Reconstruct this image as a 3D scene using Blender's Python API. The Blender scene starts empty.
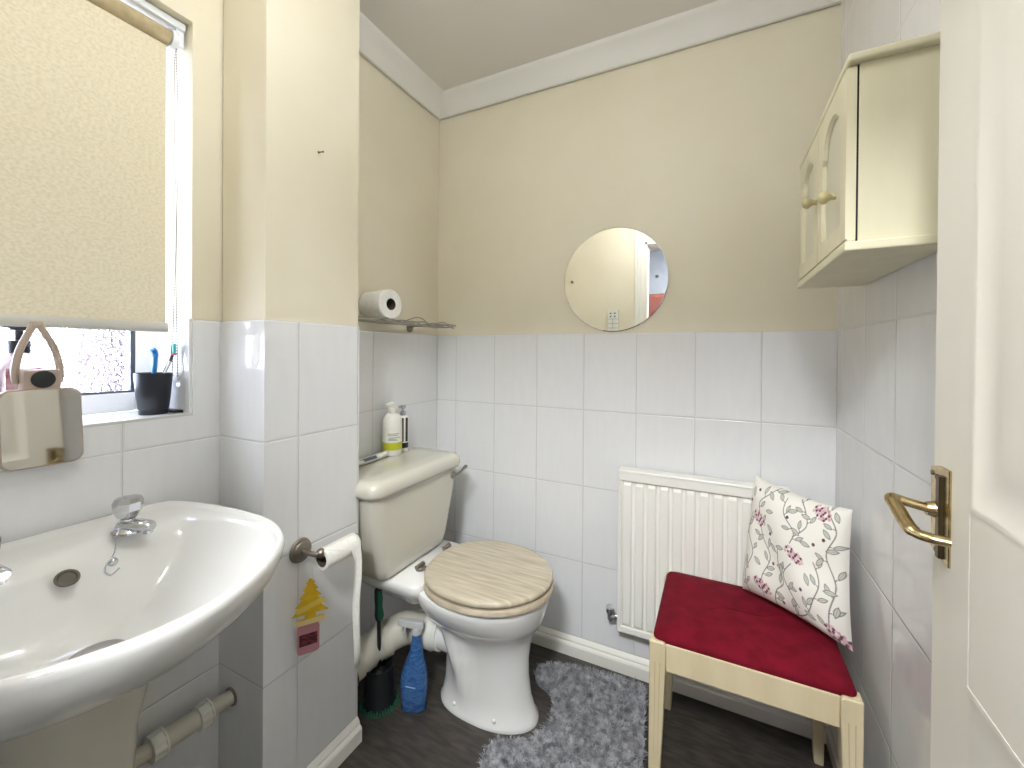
import bpy, bmesh, math, random
import numpy as np
from mathutils import Vector, Matrix
random.seed(7); rng = np.random.RandomState(7)
S = bpy.context.scene; COL = S.collection
R = math.radians
# ---------------------------------------------------------------- camera
cam = bpy.data.cameras.new('camera'); camo = bpy.data.objects.new('camera', cam); COL.objects.link(camo)
_y, _p, _r = -0.4558, -0.00609, 0.00765
_F = Vector((math.sin(_y)*math.cos(_p), math.cos(_y)*math.cos(_p), math.sin(_p)))
_r0 = Vector((math.cos(_y), -math.sin(_y), 0)); _u0 = _r0.cross(_F)
_R = math.cos(_r)*_r0 + math.sin(_r)*_u0; _U = -math.sin(_r)*_r0 + math.cos(_r)*_u0
camo.matrix_world = Matrix(((_R.x, _U.x, -_F.x, 1.16688), (_R.y, _U.y, -_F.y, -1.58114), (_R.z, _U.z, -_F.z, 1.1956), (0, 0, 0, 1)))
cam.sensor_width = 36; cam.lens = 414.573/1024*36
cam.shift_x = (512-513.44)/1024; cam.shift_y = (354.386-384)/1024
cam.clip_start = 0.02
S.camera = camo
# ---------------------------------------------------------------- view, world, lights
S.view_settings.view_transform = 'Standard'; S.view_settings.look = 'None'
S.view_settings.gamma = 1; S.view_settings.use_curve_mapping = False
S.view_settings.exposure = 0.38
world = bpy.data.worlds.new('world'); S.world = world; world.use_nodes = True
bg = world.node_tree.nodes['Background']
bg.inputs[0].default_value = (0.70, 0.85, 1.0, 1); bg.inputs[1].default_value = 33.0
pl = bpy.data.lights.new('window_portal', 'AREA'); pl.shape = 'RECTANGLE'; pl.size = 0.62; pl.size_y = 0.97
pl.cycles.is_portal = True
plo = bpy.data.objects.new('window_portal', pl); COL.objects.link(plo)
plo.location = (-0.26, -1.315, 1.52); plo.rotation_euler = (0, R(-90), 0)
plo.rotation_euler = Vector((1, 0, 0)).to_track_quat('-Z', 'Y').to_euler()
HALL_FILL = 165.0; ROOM_FILL = 20.5  # strengths of the two fill lamps added out of view

# ---------------------------------------------------------------- materials
def mat(name, col, rough=0.5, metal=0.0, coat=0.0, spec=None, emit=None, trans=0.0, sheen=0.0, sss=0.0):
    m = bpy.data.materials.new(name); m.use_nodes = True
    b = m.node_tree.nodes['Principled BSDF']
    b.inputs['Base Color'].default_value = (*col, 1); b.inputs['Roughness'].default_value = rough
    b.inputs['Metallic'].default_value = metal; b.inputs['Coat Weight'].default_value = coat
    b.inputs['Coat Roughness'].default_value = 0.05
    if spec is not None: b.inputs['Specular IOR Level'].default_value = spec
    if emit: b.inputs['Emission Color'].default_value = (*col, 1); b.inputs['Emission Strength'].default_value = emit
    b.inputs['Transmission Weight'].default_value = trans
    b.inputs['Sheen Weight'].default_value = sheen
    return m
def N(m, t, **kw):
    n = m.node_tree.nodes.new(t)
    for k, v in kw.items(): setattr(n, k, v)
    return n
def L(m, a, b): m.node_tree.links.new(a, b)
def bsdf(m): return m.node_tree.nodes['Principled BSDF']
def s2l(*c):
    return tuple(((x/255)/12.92 if x/255 <= .04045 else ((x/255+.055)/1.055)**2.4) for x in c)
def noise_col(m, c1, c2, scale=(10, 10, 10), detail=4, lo=.35, hi=.65, bump=0.0, obj=False, dist=0.0, bscale=None):
    geo = N(m, 'ShaderNodeTexCoord'); mp = N(m, 'ShaderNodeMapping'); mp.inputs['Scale'].default_value = scale
    L(m, geo.outputs['Object'], mp.inputs[0])
    no = N(m, 'ShaderNodeTexNoise'); no.inputs['Scale'].default_value = 1; no.inputs['Detail'].default_value = detail
    no.inputs['Distortion'].default_value = dist
    L(m, mp.outputs[0], no.inputs[0])
    r = N(m, 'ShaderNodeValToRGB'); r.color_ramp.elements[0].position = lo; r.color_ramp.elements[1].position = hi
    r.color_ramp.elements[0].color = (*c1, 1); r.color_ramp.elements[1].color = (*c2, 1)
    L(m, no.outputs[0], r.inputs[0]); L(m, r.outputs[0], bsdf(m).inputs['Base Color'])
    if bump:
        b = N(m, 'ShaderNodeBump'); b.inputs['Strength'].default_value = bump; b.inputs['Distance'].default_value = 0.002
        L(m, no.outputs[0], b.inputs['Height']); L(m, b.outputs[0], bsdf(m).inputs['Normal'])
    return m
def tile_mat(name, axis, off, per=0.2, axis2='Z', off2=0.07, per2=0.3):
    m = mat(name, s2l(232, 233, 234), 0.12)
    geo = N(m, 'ShaderNodeNewGeometry'); sep = N(m, 'ShaderNodeSeparateXYZ'); L(m, geo.outputs['Position'], sep.inputs[0])
    def dist(ax, o, p):
        a = N(m, 'ShaderNodeMath', operation='SUBTRACT'); a.inputs[1].default_value = o-20*p
        L(m, sep.outputs[ax], a.inputs[0])
        b = N(m, 'ShaderNodeMath', operation='PINGPONG'); b.inputs[1].default_value = p/2; L(m, a.outputs[0], b.inputs[0])
        return b
    mn = N(m, 'ShaderNodeMath', operation='MINIMUM')
    L(m, dist(axis, off, per).outputs[0], mn.inputs[0]); L(m, dist(axis2, off2, per2).outputs[0], mn.inputs[1])
    g = N(m, 'ShaderNodeMapRange', interpolation_type='SMOOTHSTEP')
    g.inputs[1].default_value = 0.0005; g.inputs[2].default_value = 0.0016; L(m, mn.outputs[0], g.inputs[0])
    g2 = N(m, 'ShaderNodeMapRange', interpolation_type='SMOOTHSTEP')
    g2.inputs[1].default_value = 0.0008; g2.inputs[2].default_value = 0.004; L(m, mn.outputs[0], g2.inputs[0])
    # faint vertical clouding printed in the glaze
    mp = N(m, 'ShaderNodeMapping'); mp.inputs['Scale'].default_value = (40, 40, 9); L(m, geo.outputs['Position'], mp.inputs[0])
    no = N(m, 'ShaderNodeTexNoise'); no.inputs['Scale'].default_value = 1; no.inputs['Detail'].default_value = 3; L(m, mp.outputs[0], no.inputs[0])
    gl = N(m, 'ShaderNodeValToRGB'); gl.color_ramp.elements[0].position = .3; gl.color_ramp.elements[1].position = .7
    gl.color_ramp.elements[0].color = (*s2l(227, 227, 227), 1); gl.color_ramp.elements[1].color = (*s2l(230, 230, 229), 1)
    L(m, no.outputs[0], gl.inputs[0])
    mx = N(m, 'ShaderNodeMix', data_type='RGBA'); L(m, g.outputs[0], mx.inputs[0])
    mx.inputs[6].default_value = (*s2l(198, 197, 192), 1); L(m, gl.outputs[0], mx.inputs[7])
    L(m, mx.outputs[2], bsdf(m).inputs['Base Color'])
    rg = N(m, 'ShaderNodeMapRange'); rg.inputs[3].default_value = .6; rg.inputs[4].default_value = .1
    L(m, g.outputs[0], rg.inputs[0]); L(m, rg.outputs[0], bsdf(m).inputs['Roughness'])
    wn = N(m, 'ShaderNodeTexNoise'); wn.inputs['Scale'].default_value = 7; wn.inputs['Detail'].default_value = 1; L(m, geo.outputs['Position'], wn.inputs[0])
    b1 = N(m, 'ShaderNodeBump'); b1.inputs['Strength'].default_value = .25; b1.inputs['Distance'].default_value = 0.01; L(m, wn.outputs[0], b1.inputs['Height'])
    b2 = N(m, 'ShaderNodeBump'); b2.inputs['Strength'].default_value = .7; b2.inputs['Distance'].default_value = 0.0015
    L(m, g2.outputs[0], b2.inputs['Height']); L(m, b1.outputs[0], b2.inputs['Normal']); L(m, b2.outputs[0], bsdf(m).inputs['Normal'])
    return m
CREAM = noise_col(mat('cream_paint', (.8, .7, .5), 0.55), s2l(225, 216, 192), s2l(230, 222, 200), (3, 3, 3), bump=.02)
CEIL = mat('ceiling_paint', s2l(236, 232, 226), 0.8)
WHITE_PAINT = mat('white_gloss_paint', s2l(235, 232, 222), 0.25)
COVE = mat('coving_paint', s2l(233, 231, 224), 0.6)
DOORP = noise_col(mat('door_paint', (.8,.8,.8), 0.6), s2l(226, 221, 208), s2l(231, 227, 215), (6, 6, 1.5))
T_FAR = tile_mat('white_tile_far', 'X', 0.1); T_RIGHT = tile_mat('white_tile_right', 'Y', -0.46)
T_WIN = tile_mat('white_tile_window', 'Y', -1.143); T_REC = tile_mat('white_tile_recess', 'Y', -0.407, 0.4)
T_PF = tile_mat('white_tile_pillar_front', 'X', -0.012); T_PS = tile_mat('white_tile_pillar_side', 'Y', -0.852)
T_SILL = tile_mat('white_tile_sill', 'Y', -1.143, 0.2, 'X', -0.2, 0.2); T_REV = tile_mat('white_tile_reveal', 'X', -0.2, 0.2)
FLOOR = noise_col(mat('dark_wood_vinyl', (.02,.02,.02), 0.45), s2l(48, 44, 40), s2l(74, 68, 61), (14, 70, 20), detail=6, bump=.15, dist=.3)
UPVC = mat('white_upvc', s2l(236, 240, 244), 0.25)
GASKET = mat('grey_gasket', s2l(70, 76, 84), 0.5)
CERAMIC = mat('white_ceramic', s2l(232, 231, 227), 0.08, coat=.5)
CERAMIC2 = mat('ivory_ceramic', s2l(209, 205, 190), 0.12, coat=.5)
CHROME = mat('chrome', (.58, .59, .61), 0.10, 1)
STEEL = mat('brushed_steel', (.42, .40, .38), 0.32, 1)
PEWTER = mat('pewter_metal', (.30, .27, .23), 0.38, 1)
WIRE = mat('grey_wire', (.40, .385, .34), 0.4, .7)
BRASS = noise_col(mat('worn_brass', (.5,.4,.2), 0.25, 1), (.40, .30, .15), (.62, .50, .28), (60, 60, 60))
BRASS_DK = mat('dark_brass', (.11, .085, .045), 0.35, .9)  # darker brass tone for the plate rib and screws
PLASTIC_W = mat('white_plastic', s2l(226, 224, 214), 0.35)
PIPE_M = mat('grey_white_pipe_plastic', s2l(205, 200, 184), 0.4)
BLACK_P = mat('black_plastic', (.012, .013, .015), 0.3)
GREEN_P = mat('green_plastic', s2l(20, 95, 66), 0.4)
PAPER = noise_col(mat('tissue_paper', (.85,.84,.8), 0.9), s2l(236, 233, 224), s2l(243, 241, 234), (90, 90, 90), bump=.3)
CARD = mat('card_core', s2l(92, 78, 66), 0.8)
MIRROR = mat('mirror_glass', (.93, .94, .92), 0.01, 1)
RAD = mat('radiator_enamel', s2l(238, 236, 228), 0.3)
CREAM_WOOD = noise_col(mat('cream_painted_wood', (.8,.8,.6), 0.4), s2l(204, 189, 153), s2l(213, 199, 165), (20, 20, 4))
CAB = noise_col(mat('pale_cream_cabinet_paint', (.8,.8,.6), 0.4), s2l(222, 215, 183), s2l(228, 222, 193), (20, 20, 4))
CAB_IN = mat('cabinet_panel_paint', s2l(216, 211, 188), 0.35)
VELVET = noise_col(mat('crimson_velvet', (.3,0,.02), 0.85, sheen=.0), s2l(98, 7, 24), s2l(116, 13, 34), (25, 25, 25), detail=5, bump=.1)
bsdf(VELVET).inputs['Sheen Weight'].default_value = .03; bsdf(VELVET).inputs['Specular IOR Level'].default_value = .15; bsdf(VELVET).inputs['Sheen Tint'].default_value = (.8, .2, .3, 1)
DARK = mat('gap_shade_black', (.01, .01, .01), .9)

# ---------------------------------------------------------------- mesh helpers
class MB:
    def __init__(s): s.v = []; s.f = []; s.mi = []
    def add(s, vs, fs, mi=0):
        o = len(s.v); s.v += [tuple(v) for v in vs]; s.f += [tuple(i+o for i in f) for f in fs]; s.mi += [mi]*len(fs); return s
    def box(s, x0, x1, y0, y1, z0, z1, mi=0, M=None):
        vs = [(x, y, z) for z in (z0, z1) for y in (y0, y1) for x in (x0, x1)]
        if M: vs = [M @ Vector(v) for v in vs]
        return s.add(vs, [(0, 2, 3, 1), (4, 5, 7, 6), (0, 1, 5, 4), (2, 6, 7, 3), (0, 4, 6, 2), (1, 3, 7, 5)], mi)
    def loft(s, rings, cap0=True, cap1=True, mi=0, close=True):
        n = len(rings[0]); o = len(s.v); fs = []
        for r in rings: s.v += [tuple(p) for p in r]
        for k in range(len(rings)-1):
            for i in range(n if close else n-1):
                j = (i+1) % n; fs.append((o+k*n+i, o+k*n+j, o+(k+1)*n+j, o+(k+1)*n+i))
        if cap0: fs.append(tuple(o+i for i in reversed(range(n))))
        if cap1: fs.append(tuple(o+(len(rings)-1)*n+i for i in range(n)))
        s.f += fs; s.mi += [mi]*len(fs); return s
    def tube(s, pts, r, n=10, mi=0, caps=True, flat=1.0, up=(0, 0, 1)):
        P = [Vector(p) for p in pts]; rs = r if isinstance(r, (list, tuple)) else [r]*len(P); rings = []
        T0 = (P[1]-P[0]).normalized(); a = Vector(up)
        if abs(T0.dot(a)) > .95: a = Vector((1, 0, 0))
        nn = (a - T0*a.dot(T0)).normalized()
        for i, p in enumerate(P):
            T = (P[min(i+1, len(P)-1)] - P[max(i-1, 0)]).normalized()
            nn = (nn - T*nn.dot(T)).normalized(); b = T.cross(nn)
            rings.append([p + (nn*math.cos(t)*flat + b*math.sin(t))*rs[i] for t in [2*math.pi*k/n for k in range(n)]])
        return s.loft(rings, caps, caps, mi)
    def lathe(s, prof, c=(0, 0, 0), axis=(0, 0, 1), n=24, mi=0, caps=True):
        A = Vector(axis).normalized(); a = Vector((1, 0, 0)) if abs(A.x) < .9 else Vector((0, 1, 0))
        u = (a - A*a.dot(A)).normalized(); w = A.cross(u); C = Vector(c)
        return s.loft([[C + A*h + (u*math.cos(2*math.pi*k/n) + w*math.sin(2*math.pi*k/n))*max(r, 1e-5) for k in range(n)] for r, h in prof], caps, caps, mi)
    def sphere(s, c, r, n=12, mi=0, sc=(1, 1, 1)):
        rings = []
        for i in range(1, n):
            t = math.pi*i/n
            rings.append([(c[0]+r*sc[0]*math.sin(t)*math.cos(2*math.pi*k/n), c[1]+r*sc[1]*math.sin(t)*math.sin(2*math.pi*k/n), c[2]-r*sc[2]*math.cos(t)) for k in range(n)])
        return s.loft(rings, True, True, mi)
    def prism(s, pts, d, mi=0, M=None):      # pts: 3D polygon, extruded by vector d
        a = [Vector(p) for p in pts]; b = [p+Vector(d) for p in a]
        if M: a = [M @ p for p in a]; b = [M @ p for p in b]
        return s.loft([a, b], True, True, mi)
ROOT = {}
def obj(name, mb, m, parent=None, smooth=35, bevel=0, sub=0, seg=2, origin=None):
    me = bpy.data.meshes.new(name); me.from_pydata(mb.v, [], mb.f)
    bm = bmesh.new(); bm.from_mesh(me); bmesh.ops.recalc_face_normals(bm, faces=bm.faces); bm.to_mesh(me); bm.free()
    for i in (m if isinstance(m, list) else [m]): me.materials.append(i)
    me.polygons.foreach_set('material_index', mb.mi)
    o = bpy.data.objects.new(name, me); COL.objects.link(o)
    if parent:
        o.parent = parent; q = parent
        while q.parent: q = q.parent
        me.transform(Matrix.Translation(-q.location))
    else:
        vs = np.array(mb.v); org = Vector(origin) if origin else Vector(((vs[:, 0].min()+vs[:, 0].max())/2, (vs[:, 1].min()+vs[:, 1].max())/2, vs[:, 2].min()))
        me.transform(Matrix.Translation(-org)); o.location = org
    if smooth:
        me.shade_smooth(); me.set_sharp_from_angle(angle=R(smooth))
    if bevel:
        b = o.modifiers.new('bevel', 'BEVEL'); b.width = bevel; b.segments = seg; b.limit_method = 'ANGLE'; b.angle_limit = R(40); b.harden_normals = False
    if sub:
        b = o.modifiers.new('subdivision', 'SUBSURF'); b.levels = sub; b.render_levels = sub
    return o
def tag(o, label, cat, group=None, kind=None):
    o['label'] = label; o['category'] = cat
    if group: o['group'] = group
    if kind: o['kind'] = kind
    return o
def thing(name, label, cat, loc, group=None):
    o = bpy.data.objects.new(name, None); COL.objects.link(o); o.location = loc; o.empty_display_size = .05
    return tag(o, label, cat, group)
def struct(name, mb, m, **k):
    o = obj(name, mb, m, **k)
    if not o.parent: o['kind'] = 'structure'
    return o
def cat_rom(pts, n=6, closed=False):
    P = [Vector(p) for p in pts]; out = []; m = len(P)
    rngk = range(m if closed else m-1)
    for i in rngk:
        p0 = P[(i-1) % m] if closed else P[max(i-1, 0)]; p1 = P[i]; p2 = P[(i+1) % m]; p3 = P[(i+2) % m] if closed else P[min(i+2, m-1)]
        for k in range(n):
            t = k/n
            out.append(.5*((2*p1)+(-p0+p2)*t+(2*p0-5*p1+4*p2-p3)*t*t+(-p0+3*p1-3*p2+p3)*t**3))
    if not closed: out.append(P[-1])
    return out
def rrect(cx, cy, hx, hy, r, z, n=6):
    out = []
    for qx, qy, a0 in ((1, 1, 0), (-1, 1, 90), (-1, -1, 180), (1, -1, 270)):
        for k in range(n+1):
            a = R(a0+90*k/n); out.append((cx+qx*(hx-r)+r*math.cos(a), cy+qy*(hy-r)+r*math.sin(a), z))
    return out

# ---------------------------------------------------------------- room shell
W = 1.5; H = 2.345; TZ = 1.27; NY = -1.66; PX = .183; PY0 = -.945; PY1 = -.648
WY0, WY1, WZ0, WZ1, WD = -1.625, -1.007, 1.038, 2.006, .165
TT = .006     # tile thickness (walls behind are set back by this much)
struct('floor', MB().box(-.3, 2.4, -3.4, .1, -.05, 0), FLOOR, smooth=0)
struct('ceiling', MB().box(-.3, 2.4, -3.4, .1, H, H+.05), CEIL, smooth=0)
# far wall (mirror, radiator)
b = MB(); b.box(-.3, W+.1, TT, .12, 0, H, 0); b.box(0, W, 0, TT, 0, TZ, 1)
struct('wall_far', b, [CREAM, T_FAR], smooth=0)
b = MB(); b.box(W+0, W+.1, -1.66, TT, 0, H, 0)
struct('wall_right', b, [T_RIGHT], smooth=0)
# left wall with the window opening
b = MB(); X0 = -.24
b.box(X0, -TT, -1.76, WY0, 0, H, 0); b.box(X0, -TT, WY1, .1, 0, H, 0)
b.box(X0, -TT, WY0, WY1, 0, WZ0-TT, 0); b.box(X0, -TT, WY0, WY1, WZ1, H, 0)
b.box(-TT, 0, WY1, PY0, 0, TZ, 1); b.box(-TT, 0, NY, WY0, 0, TZ, 1); b.box(-TT, 0, WY0, WY1, 0, WZ0-TT, 1)
b.box(-TT, 0, PY1, 0, 0, TZ, 2)
b.box(-WD, 0, WY0, WY1, WZ0-TT, WZ0, 3)
b.box(-WD, -TT, WY1-TT, WY1, WZ0, TZ, 4); b.box(-WD, -TT, WY0, WY0+TT, WZ0, TZ, 4)
struct('wall_left', b, [CREAM, T_WIN, T_REC, T_SILL, T_REV], smooth=0)
# boxed-in pier between the window and the recess
b = MB(); b.box(-.0005, PX-TT, PY0+TT, PY1, 0, H, 0)
b.box(0, PX, PY0, PY0+TT, 0, TZ, 1); b.box(PX-TT, PX, PY0+TT, PY1, 0, TZ, 2)
struct('wall_pier', b, [CREAM, T_PF, T_PS], smooth=0, bevel=0)
# near wall with the doorway the camera looks in through
DX0, DX1, DH = .672, 1.43, 2.03
b = MB(); b.box(-.3, DX0, NY-.1, NY-TT, 0, H, 0); b.box(DX1, 1.6, NY-.1, NY-TT, 0, H, 0); b.box(DX0, DX1, NY-.1, NY-TT, DH, H, 0)
b.box(0, DX0-.07, NY-TT, NY, 0, TZ, 1)
struct('wall_near', b, [CREAM, T_FAR], smooth=0)
def archi(y0, y1, s):
    for k, (a, c, e) in enumerate(((0, .03, .010), (.03, .05, .016), (.05, .068, .022))):
        yy = (y0, y0+s*e) if s > 0 else (y0-e, y0)
        b.box(DX0-c, DX0-a, *yy, 0, DH+c); b.box(DX0-a, DX1+.0, *yy, DH+a, DH+c)
b = MB(); archi(NY-TT+.0, 0, 1); archi(NY-.1, 0, -1); b.box(DX0-.002, DX0+.02, NY-.1, NY, 0, DH); b.box(DX1-.02, DX1+.002, NY-.1, NY, 0, DH); b.box(DX0, DX1, NY-.1, NY, DH-.02, DH+.002)
struct('trim_1', b, WHITE_PAINT, smooth=0, bevel=.002)
# the hall beyond the doorway
b = MB(); b.box(-.3, 2.4, -3.4, -3.3, 0, H); b.box(-.4, -.3, -3.4, -1.76, 0, H); b.box(2.4, 2.5, -3.4, -1.66, 0, H); b.box(1.6, 2.4, -1.76, -1.66, 0, H)
struct('wall_hall', b, mat('hall_paint', s2l(136, 142, 152), .6), smooth=0)
t = thing('wardrobe', 'dark red-brown wooden wardrobe in the hall, seen only in the round mirror', 'wardrobe', (.38, -3.07, 0))
RB = mat('red_brown_wood', s2l(98, 52, 44), .4)
obj('carcass', MB().box(-.28, 1.04, -3.29, -2.85, 0, 1.80), RB, t, smooth=0, bevel=.004)
for k in (0, 1): obj('door', MB().box(-.27+.655*k, .375+.655*k, -2.85, -2.83, .06, 1.78), RB, t, smooth=0, bevel=.004)
# coving
prof = [(d*.76, z*.66) for d, z in [(0, 0), (0, -.115), (.012, -.112), (.02, -.10), (.035, -.07), (.058, -.04), (.08, -.024), (.09, -.012), (.095, 0)]]
def cove(name, pathfn):
    b = MB()
    rings = [[pathfn(d, z, e) for d, z in prof] for e in (0, 1)]
    b.loft(rings, True, True); struct(name, b, COVE, smooth=20)
cove('trim_2', lambda d, z, e: (0+d if 0 else (d if not e else W-d), -d+.0, H+z))
cove('trim_3', lambda d, z, e: (d, (-d if not e else PY1), H+z))
cove('trim_4', lambda d, z, e: (W-d, (-d if not e else NY), H+z))
# skirtings
def skirt(name, fn, n=1):
    p = [(0, 0), (.020, 0), (.020, .040), (.017, .046), (.011, .050), (.011, .056), (.006, .064), (0, .070)]
    b = MB(); b.loft([[fn(d, z, e) for d, z in p] for e in (0, 1)], True, True); struct(name, b, WHITE_PAINT, smooth=25)
skirt('baseboard_far', lambda d, z, e: ((0, W)[e], -d, z))
skirt('baseboard_pier', lambda d, z, e: (PX+d, (PY0, PY1)[e], z))
skirt('baseboard_right', lambda d, z, e: (W-d, (0, -1.6)[e], z))

# ---------------------------------------------------------------- window
def glass_mat():
    m = bpy.data.materials.new('obscured_glass'); m.use_nodes = True; nt = m.node_tree; nt.nodes.clear()
    out = N(m, 'ShaderNodeOutputMaterial'); tc = N(m, 'ShaderNodeTexCoord')
    wn = N(m, 'ShaderNodeTexNoise'); wn.inputs['Scale'].default_value = 26; wn.inputs['Detail'].default_value = 2; L(m, tc.outputs['Object'], wn.inputs[0])
    mix = N(m, 'ShaderNodeMix', data_type='RGBA'); mix.inputs[0].default_value = .035
    L(m, tc.outputs['Object'], mix.inputs[6]); L(m, wn.outputs['Color'], mix.inputs[7])
    vo = N(m, 'ShaderNodeTexVoronoi', feature='DISTANCE_TO_EDGE'); vo.inputs['Scale'].default_value = 78; L(m, mix.outputs[2], vo.inputs['Vector'])
    rp = N(m, 'ShaderNodeValToRGB'); rp.color_ramp.elements[0].position = .02; rp.color_ramp.elements[1].position = .24
    rp.color_ramp.elements[0].color = (.24, .19, .21, 1); rp.color_ramp.elements[1].color = (.97, .97, .98, 1); L(m, vo.outputs['Distance'], rp.inputs[0])
    bp = N(m, 'ShaderNodeBump'); bp.inputs['Strength'].default_value = .6; bp.inputs['Distance'].default_value = .004; L(m, vo.outputs['Distance'], bp.inputs['Height'])
    tr = N(m, 'ShaderNodeBsdfTransparent'); L(m, rp.outputs[0], tr.inputs[0])
    rf = N(m, 'ShaderNodeBsdfRefraction'); rf.inputs['Roughness'].default_value = .25; rf.inputs['IOR'].default_value = 1.3
    L(m, rp.outputs[0], rf.inputs[0]); L(m, bp.outputs[0], rf.inputs['Normal'])
    gl = N(m, 'ShaderNodeBsdfGlossy'); gl.inputs['Roughness'].default_value = .08; L(m, bp.outputs[0], gl.inputs['Normal'])
    m1 = N(m, 'ShaderNodeMixShader'); m1.inputs[0].default_value = .3; L(m, tr.outputs[0], m1.inputs[1]); L(m, rf.outputs[0], m1.inputs[2])
    m2 = N(m, 'ShaderNodeMixShader'); m2.inputs[0].default_value = .05; L(m, m1.outputs[0], m2.inputs[1]); L(m, gl.outputs[0], m2.inputs[2])
    L(m, m2.outputs[0], out.inputs[0]); return m
GLASS = glass_mat()
wr = bpy.data.objects.new('window_1', None); COL.objects.link(wr); wr.location = (-.2, -1.316, WZ0); wr['kind'] = 'structure'
b = MB(); fx0, fx1 = -.225, -.165; fw = .048
b.box(fx0, fx1, WY0, WY0+fw, WZ0, WZ1); b.box(fx0, fx1, WY1-fw, WY1, WZ0, WZ1)
b.box(fx0, fx1, WY0+fw, WY1-fw, WZ0, WZ0+fw); b.box(fx0, fx1, WY0+fw, WY1-fw, WZ1-fw, WZ1); b.box(fx0, fx1, WY0+fw, WY1-fw, 1.60, 1.66)
obj('window_frame', b, UPVC, wr, smooth=0, bevel=.004)
b = MB(); b.box(-.176, -.168, WY1-fw-.009, WY1-fw, WZ0+fw, 1.60); b.box(-.176, -.168, WY0+fw, WY1-fw-.009, WZ0+fw, WZ0+fw+.005)
b.box(-.176, -.168, WY0+fw, WY0+fw+.005, WZ0+fw+.005, 1.60)
obj('gasket', b, GASKET, wr, smooth=0)
obj('pane', MB().box(-.197, -.193, WY0+fw-.005, WY1-fw+.005, WZ0+fw-.005, 1.605), GLASS, wr, smooth=0)
obj('pane', MB().box(-.197, -.193, WY0+fw-.005, WY1-fw+.005, 1.655, WZ1-fw+.005), GLASS, wr, smooth=0)
b = MB(); b.box(-5.4, -5.0, .48, 9, -3, 4.2)
t = tag(obj('house', b, noise_col(mat('pink_brick', (.5,.4,.4), .9), (.028, .021, .023), (.038, .030, .033), (20, 20, 40)), smooth=0), 'pale pink neighbouring house wall blurred behind the patterned window glass', 'building')

# ---------------------------------------------------------------- roller blind
t = thing('roller_blind', 'cream woven roller blind pulled most of the way down the window', 'blind', (-.045, -1.32, 1.235))
BX = -.045; by0, by1 = -1.60, -1.045
fab = bpy.data.materials.new('blind_fabric'); fab.use_nodes = True; nt = fab.node_tree; nt.nodes.clear()
out = N(fab, 'ShaderNodeOutputMaterial'); tc = N(fab, 'ShaderNodeTexCoord'); mp = N(fab, 'ShaderNodeMapping'); mp.inputs['Scale'].default_value = (150, 150, 210)
L(fab, tc.outputs['Object'], mp.inputs[0]); no = N(fab, 'ShaderNodeTexNoise'); no.inputs['Scale'].default_value = 1; no.inputs['Detail'].default_value = 5; L(fab, mp.outputs[0], no.inputs[0])
rp = N(fab, 'ShaderNodeValToRGB'); rp.color_ramp.elements[0].position = .34; rp.color_ramp.elements[1].position = .62
rp.color_ramp.elements[0].color = (*s2l(214, 202, 172), 1); rp.color_ramp.elements[1].color = (*s2l(225, 216, 190), 1); L(fab, no.outputs[0], rp.inputs[0])
df = N(fab, 'ShaderNodeBsdfDiffuse'); tl = N(fab, 'ShaderNodeBsdfTranslucent'); L(fab, rp.outputs[0], df.inputs[0]); L(fab, rp.outputs[0], tl.inputs[0])
ms = N(fab, 'ShaderNodeMixShader'); ms.inputs[0].default_value = .030; L(fab, df.outputs[0], ms.inputs[1]); L(fab, tl.outputs[0], ms.inputs[2]); L(fab, ms.outputs[0], out.inputs[0])
b = MB(); rings = []
for k in range(40):
    y = by0+(by1-by0)*k/39; rings.append([(BX+.0012*math.sin(y*9), y, z) for z in (1.250, 1.5, 1.75, 1.955)])
b.loft(rings, False, False, close=False)
o = obj('fabric', b, fab, t)
b = MB(); b.tube([(BX-.004, by0-.005, 1.957), (BX-.004, by1+.004, 1.957)], .021, 20); obj('tube', b, noise_col(mat('rolled_fabric', (.5,.45,.35), .9), s2l(176, 160, 126), s2l(190, 174, 140), (60, 60, 60)), t)
b = MB(); b.loft([rrect(BX, 0, .006, .0, 0, 0)][:0] or [[(BX+.007*math.cos(a), y, 1.249+.012*math.sin(a)) for a in [2*math.pi*k/16 for k in range(16)]] for y in (by0-.002, by1+.004)]); obj('bottom_bar', b, mat('grey_white_bar', s2l(206, 204, 196), .4), t)
obj('head_rail', MB().box(-.062, -.028, WY0+.002, WY1-.004, 1.985, 2.004), UPVC, t, smooth=0, bevel=.003)
b = MB(); b.lathe([(.026, 0), (.027, .006), (.024, .014), (.008, .018), (.006, .024)], (BX-.004, by1+.006, 1.957), (0, 1, 0), 24); b.box(-.056, -.034, by1+.016, WY1-.006, 1.945, 1.99)
obj('bracket', b, UPVC, t)
BEAD = mat('steel_bead_chain', (.45, .46, .48), .25, 1)
b = MB()
for (yy, x1, zb) in ((-1.027, -.022, 1.13), (-1.0225, -.068, 1.13)):
    n = 120
    for k in range(n):
        f = k/(n-1); z = 1.95-(1.95-zb)*f
        w = math.sin(f*math.pi)*.0015 + .0022*math.sin(f*8+yy*900)
        b.sphere((BX+(x1-BX)*min(1, .35+f*.2)*(1 if 1 else 0), yy+w, z), .0022, 5)
    b.tube([(BX+(x1-BX)*(.35+.2*k/11), yy+math.sin(k/11*math.pi)*.0015+.0022*math.sin(k/11*8+yy*900), 1.95-(1.95-zb)*k/11) for k in range(12)], .0007, 5)
obj('bead_chain', b, BEAD, t)

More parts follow.
